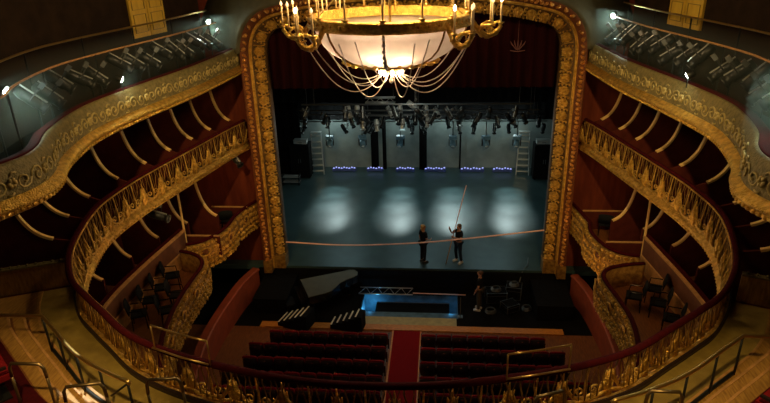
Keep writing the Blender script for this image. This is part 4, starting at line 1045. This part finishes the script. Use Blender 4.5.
# ------------------------------------------------------------------ people
def skin_mesh(name, joints, edges, m, parent, root):
    names = list(joints); idx = {n: i for i, n in enumerate(names)}
    me = bpy.data.meshes.new(name); me.from_pydata([joints[n][0] for n in names], [(idx[a], idx[b]) for a, b in edges], [])
    me.materials.append(M[m]); o = bpy.data.objects.new(name, me); COL.objects.link(o)
    if parent is not None: o.parent = parent
    md = o.modifiers.new('Skin', 'SKIN'); md.use_smooth_shade = True
    for n in names:
        v = me.skin_vertices[0].data[idx[n]]; r = joints[n][1]; v.radius = r if isinstance(r, tuple) else (r, r); v.use_root = (n == root)
    s = o.modifiers.new('Subdivision', 'SUBSURF'); s.levels = 1; s.render_levels = 2
    return o
def person(loc, rz, label, arms, legs, hair, trousers, shoes, hairlen=.0):
    g = thing('person', loc, label, 'person', None, rz)
    J = {'pelvis': ((0, 0, .96), (.14, .10)), 'waist': ((0, -.005, 1.12), (.125, .09)), 'chest': ((0, 0, 1.33), (.15, .10)), 'neckbase': ((0, .005, 1.47), (.07, .06)),
         'neck': ((0, -.005, 1.53), .052), 'jaw': ((0, -.02, 1.60), (.07, .08)), 'skull': ((0, -.01, 1.68), (.078, .095)), 'crown': ((0, 0, 1.75), (.05, .06)), 'nose': ((0, -.125, 1.645), .012)}
    E = [('pelvis', 'waist'), ('waist', 'chest'), ('chest', 'neckbase'), ('neckbase', 'neck'), ('neck', 'jaw'), ('jaw', 'skull'), ('skull', 'crown'), ('skull', 'nose')]
    for s, side in ((-1, 'r'), (1, 'l')):
        sh = Vector((s * .185, .0, 1.415)); el, wr, pa = [Vector(q) for q in arms[side]]
        J['sh' + side] = (tuple(sh), .058); J['el' + side] = (tuple(el), .042); J['wr' + side] = (tuple(wr), .030); J['pa' + side] = (tuple(pa), (.038, .02))
        E += [('chest', 'sh' + side), ('sh' + side, 'el' + side), ('el' + side, 'wr' + side), ('wr' + side, 'pa' + side)]
        d = (pa - wr).normalized(); sd = d.cross(Vector((0, 1, 0)));
        if sd.length < .1: sd = Vector((1, 0, 0))
        sd.normalize(); cu = sd.cross(d)
        for f, (off, ln) in enumerate(((-.03, .06), (-.01, .072), (.01, .066), (.03, .05))):
            b = pa + sd * off + d * .02; k1 = b + d * ln * .6 + cu * .008; k2 = b + d * ln + cu * .028
            J['f%d%s' % (f, side)] = (tuple(b), .010); J['g%d%s' % (f, side)] = (tuple(k1), .009); J['h%d%s' % (f, side)] = (tuple(k2), .008)
            E += [('pa' + side, 'f%d%s' % (f, side)), ('f%d%s' % (f, side), 'g%d%s' % (f, side)), ('g%d%s' % (f, side), 'h%d%s' % (f, side))]
        th = wr.lerp(pa, .6) - sd * .04 + cu * .01; J['t' + side] = (tuple(th), .011); J['u' + side] = (tuple(th + d * .05 + cu * .02), .009)
        E += [('wr' + side, 't' + side), ('t' + side, 'u' + side)]
        hp = Vector((s * .095, 0, .90)); kn, an, to = [Vector(q) for q in legs[side]]
        J['hp' + side] = (tuple(hp), .088); J['kn' + side] = (tuple(kn), .060); J['an' + side] = (tuple(an), .042); J['to' + side] = (tuple(to), (.042, .028))
        E += [('pelvis', 'hp' + side), ('hp' + side, 'kn' + side), ('kn' + side, 'an' + side), ('an' + side, 'to' + side)]
    skin_mesh('body', J, E, 'skin', g, 'pelvis')
    def sub(keys, grow, over={}):
        return {k: (over.get(k, J[k][0]), tuple(q + grow for q in (J[k][1] if isinstance(J[k][1], tuple) else (J[k][1], J[k][1])))) for k in keys}
    sj = sub(['pelvis', 'waist', 'chest', 'neckbase', 'shr', 'shl'], .022); se = [('pelvis', 'waist'), ('waist', 'chest'), ('chest', 'neckbase'), ('chest', 'shr'), ('chest', 'shl')]
    for side in 'rl':
        a = Vector(J['sh' + side][0]).lerp(Vector(J['el' + side][0]), .75); sj['sl' + side] = (tuple(a), (.066, .066)); se.append(('sh' + side, 'sl' + side))
    skin_mesh('shirt', sj, se, 'clothes', g, 'pelvis')
    tj = sub(['pelvis', 'hpr', 'hpl', 'knr', 'knl', 'anr', 'anl'], .016)
    skin_mesh('trousers', tj, [('pelvis', 'hpr'), ('pelvis', 'hpl'), ('hpr', 'knr'), ('hpl', 'knl'), ('knr', 'anr'), ('knl', 'anl')], trousers, g, 'pelvis')
    for side in 'rl':
        an, to = Vector(J['an' + side][0]), Vector(J['to' + side][0]); d = (to - an); d.z = 0; d.normalize()
        mb = MB(); R = Matrix((d, Vector((-d.y, d.x, 0)), Vector((0, 0, 1)))).transposed()
        zb = an.z - .08
        c = Vector((an.x, an.y, zb + .045)) + d * .06
        mb.blob(c, (.155, .055, .05), R, 10, 6); mb.box(c - Vector((0, 0, .03)), (.27, .095, .03), R); mb.build('shoe', shoes, g, True)
        mb = MB(); mb.blob((.082 * (1 if side == 'l' else -1), .01, 1.65), (.012, .025, .035), None, 6, 4); mb.build('ear', 'skin', g, True)
        mb = MB(); mb.blob((.032 * (1 if side == 'l' else -1), -.098, 1.672), (.013, .010, .008), None, 6, 4); mb.build('eye', 'piano', g, True)
    mb = MB(); mb.blob((0, -.098, 1.602), (.024, .008, .006), None, 6, 4); mb.build('mouth', 'parapet', g, True)
    mb = MB(); mb.blob((0, .022, 1.70), (.098, .105, .085), None, 12, 8)
    if hairlen: mb.blob((0, .075, 1.60), (.075, .05, hairlen), None, 10, 6)
    mb.build('hair', hair, g, True)
    return g
std = {'r': ((-.11, -.01, .50), (-.11, .02, .08), (-.12, -.13, .04)), 'l': ((.11, -.01, .50), (.11, .02, .08), (.13, -.13, .04))}
person((.46, .42, 0), PI / 2 + .6, 'fair haired person in black standing behind the tape, arms forward',
       {'r': ((-.23, -.03, 1.15), (-.16, -.24, 1.05), (-.12, -.31, 1.06)), 'l': ((.23, .03, 1.14), (.25, -.04, .90), (.25, -.06, .82))}, std, 'hair_blond', 'clothes', 'shoe_black', .10)
person((1.95, .5, 0), -.9, 'person in dark clothes and white shoes steadying the long leaning pole',
       {'r': ((-.28, -.14, 1.30), (-.24, -.30, 1.52), (-.22, -.33, 1.60)), 'l': ((.26, -.12, 1.20), (.08, -.30, 1.26), (.0, -.33, 1.27))},
       {'r': ((-.12, -.05, .50), (-.13, .02, .08), (-.15, -.13, .04)), 'l': ((.13, -.02, .50), (.16, .05, .08), (.19, -.09, .04))}, 'hair_brown', 'navy', 'shoe_white', .09)
person((2.74, -1.62, -1), -PI / 2 - .35, 'person in black shirt and white shoes standing in the pit looking left',
       {'r': ((-.24, .0, 1.15), (-.22, -.12, .92), (-.21, -.16, .85)), 'l': ((.24, .02, 1.15), (.22, -.10, .92), (.21, -.14, .84))}, std, 'hair_brown', 'olive_trousers', 'shoe_white', .0)

# ------------------------------------------------------------------ lights
W = bpy.data.worlds.new('World'); SC.world = W; W.use_nodes = True
W.node_tree.nodes['Background'].inputs[0].default_value = (.9, .6, .35, 1); W.node_tree.nodes['Background'].inputs[1].default_value = .0
warm = (1, .70, .33); amber = (1, .52, .17); teal = (.55, .92, 1); cool = (.78, 1, .98)
for k in range(6):
    a = k * PI / 3 + .3; light('candle_light', 'POINT', cp_(1.0, a, 12.9), 165, warm, .10)
light('bulb_cluster_light', 'POINT', (CX, CY, 9.75), 110, warm, .10)
for az, z_ in ((-100, 10.58), (-74, 10.46), (20, 10.5), (80, 10.55), (140, 10.5), (200, 10.5)): light('bowl_light', 'POINT', cp_(1.16, math.radians(az), z_), 24, (1, .74, .50), .06)
for sx in (1, -1):
    for y in (-1.2, -3.5, -6.0, -8.6):
        s_ = T2.s_at_y(y, sx > 0)
        light('box_light', 'POINT', T2.pt(s_, 1.9, 8.0), 4, amber, .08)
        light('box_light', 'POINT', T2.pt(s_, 1.9, 4.9), 5, amber, .08)
    light('box_light', 'POINT', (sx * 8.0, -1.4, 4.8), 10, amber, .1)
    light('parterre_fill', 'POINT', (sx * 5.6, -3.6, 1.7), 26, amber, .1)  # added fill warming the parterre wall and floor, no fixture there
    light('box_light', 'POINT', T2.pt(T2.s_at_y(-6.3, sx > 0), -.9, 4.4), 9, amber, .08)  # added fill on the open side of the parapet, no fixture there
    light('house_spot', 'SPOT', (sx * 2.5, -19.5, 14.5), 1700, (1, .68, .25), .15, (sx * 5.3, -14.2, 5.6), .42, .8)
    light('house_spot', 'SPOT', (sx * 2.5, -19.5, 14.5), 700, (1, .70, .27), .15, (sx * 3.6, -14.6, 5.6), .5, .9)
light('step_spot', 'SPOT', (-5.6, -12.9, 9.6), 1300, (.95, 1, .9), .04, (-4.85, -14.75, 5.9), .17, .5)
for x in (-4.75, -1.05, 1.85, 4.95):
    for yt, pw in ((8.2, 800), (6.9, 850), (5.5, 800)): light('stage_spot', 'SPOT', (x, 9.75, 4.0), pw, cool, .10, (x * (.955 + .01 * (yt - 5)), yt, 0), .50, 1.0)
for x in (-4, 0, 4): light('stage_fill', 'AREA', (x, 6.6, 4.1), 24, teal, 2.2, (x, 6.4, 0))
light('apron_fill', 'AREA', (0, 2.2, 8.6), 40, teal, 2.5, (0, 2.6, 0))
for sx in (1, -1): light('box_light', 'POINT', (sx * 6.75, -5.9, 4.7), 11, (1, .62, .25), .1)  # added fill hanging in open air to brighten the parapet skirting
light('pit_fill', 'POINT', (0, -4.3, 2.2), 30, amber, .12)  # added fill over the front rows to brighten board, strip and carpet
for sx in (1, -1): light('proscenium_fill', 'SPOT', (sx * 4.2, -15.5, 13.6), 3300, (1, .70, .28), .15, (sx * 6.5, -1.0, 5.0), .62, .9)  # added fill from the rear for proscenium and fronts, no such fixtures
for x in (-5.4, -4.4, -1.3, 1.4, 3.3, 5.3):
    light('wall_wash', 'POINT', (x, 11.35, 2.95), 22, cool, .15)
light('rig_fill', 'POINT', (-.5, 2.6, 7.2), 130, (1, .85, .6), .3)
light('lift_lamp', 'POINT', (LX0 + .35, LY0 + .62, -1.04), 1.6, (.10, .55, 1), .04)
light('lift_lamp', 'POINT', (LX1 - .3, LY0 + .62, -1.04), 1.4, (.10, .55, 1), .04)
light('lift_lamp', 'POINT', (LX0 + .30, LY1 - .5, -1.6), 12, (.10, .55, 1), .08)
light('lift_lamp', 'POINT', (LX0 + .5, LY0 + .3, -1.5), 6, (.10, .55, 1), .08)
light('lift_lamp', 'POINT', (LX1 - .35, LY0 + .3, -1.5), 9, (.10, .55, 1), .08)
# haze added to stand in for lens bloom round the lit gallery lamps
vm = bpy.data.materials.new('bloom haze volume'); vm.use_nodes = True; nt = vm.node_tree; nt.nodes.clear()
o_ = nt.nodes.new('ShaderNodeOutputMaterial'); v_ = nt.nodes.new('ShaderNodeVolumeScatter'); v_.inputs['Density'].default_value = .05; v_.inputs['Color'].default_value = (.80, 1, .86, 1); v_.inputs['Anisotropy'].default_value = .2
nt.links.new(v_.outputs[0], o_.inputs['Volume']); M['haze'] = vm
for sx in (1, -1):
    p = T3[sx]; mb = MB(); mb.frames(p.fr(step=.5), [(-.1, 9.3), (1.36, 9.3), (1.36, 10.45), (-.1, 10.45)])
    tag(mb.build('bloom_haze', 'haze'), 'added greenish haze standing in for lens bloom above the %s gallery' % SIDE[sx], 'haze', None, 'stuff')

# ------------------------------------------------------------------ camera
cam = bpy.data.cameras.new('camera'); co = bpy.data.objects.new('camera', cam); COL.objects.link(co); SC.camera = co
cam.sensor_width = 36; cam.lens = 600 / 770 * 36; cam.clip_start = .05; cam.clip_end = 200
r = Vector((.9959183789, .0862803138, -.0265007535)); u = Vector((-.0097688048, .394923968, .918661869)); f = Vector((-.0897282181, .914653359, -.394154893))
mw = Matrix((r, u, -f)).transposed().to_4x4(); mw.translation = Vector((1.10962, -22.296715, 12.595458)); co.matrix_world = mw

SC.view_settings.view_transform = 'Standard'; SC.view_settings.look = 'None'; SC.view_settings.gamma = 1; SC.view_settings.use_curve_mapping = False
SC.view_settings.exposure = .12
SC.cycles.use_denoising = True
SC.cycles.max_bounces = 6; SC.cycles.diffuse_bounces = 3; SC.cycles.glossy_bounces = 3; SC.cycles.sample_clamp_indirect = 4
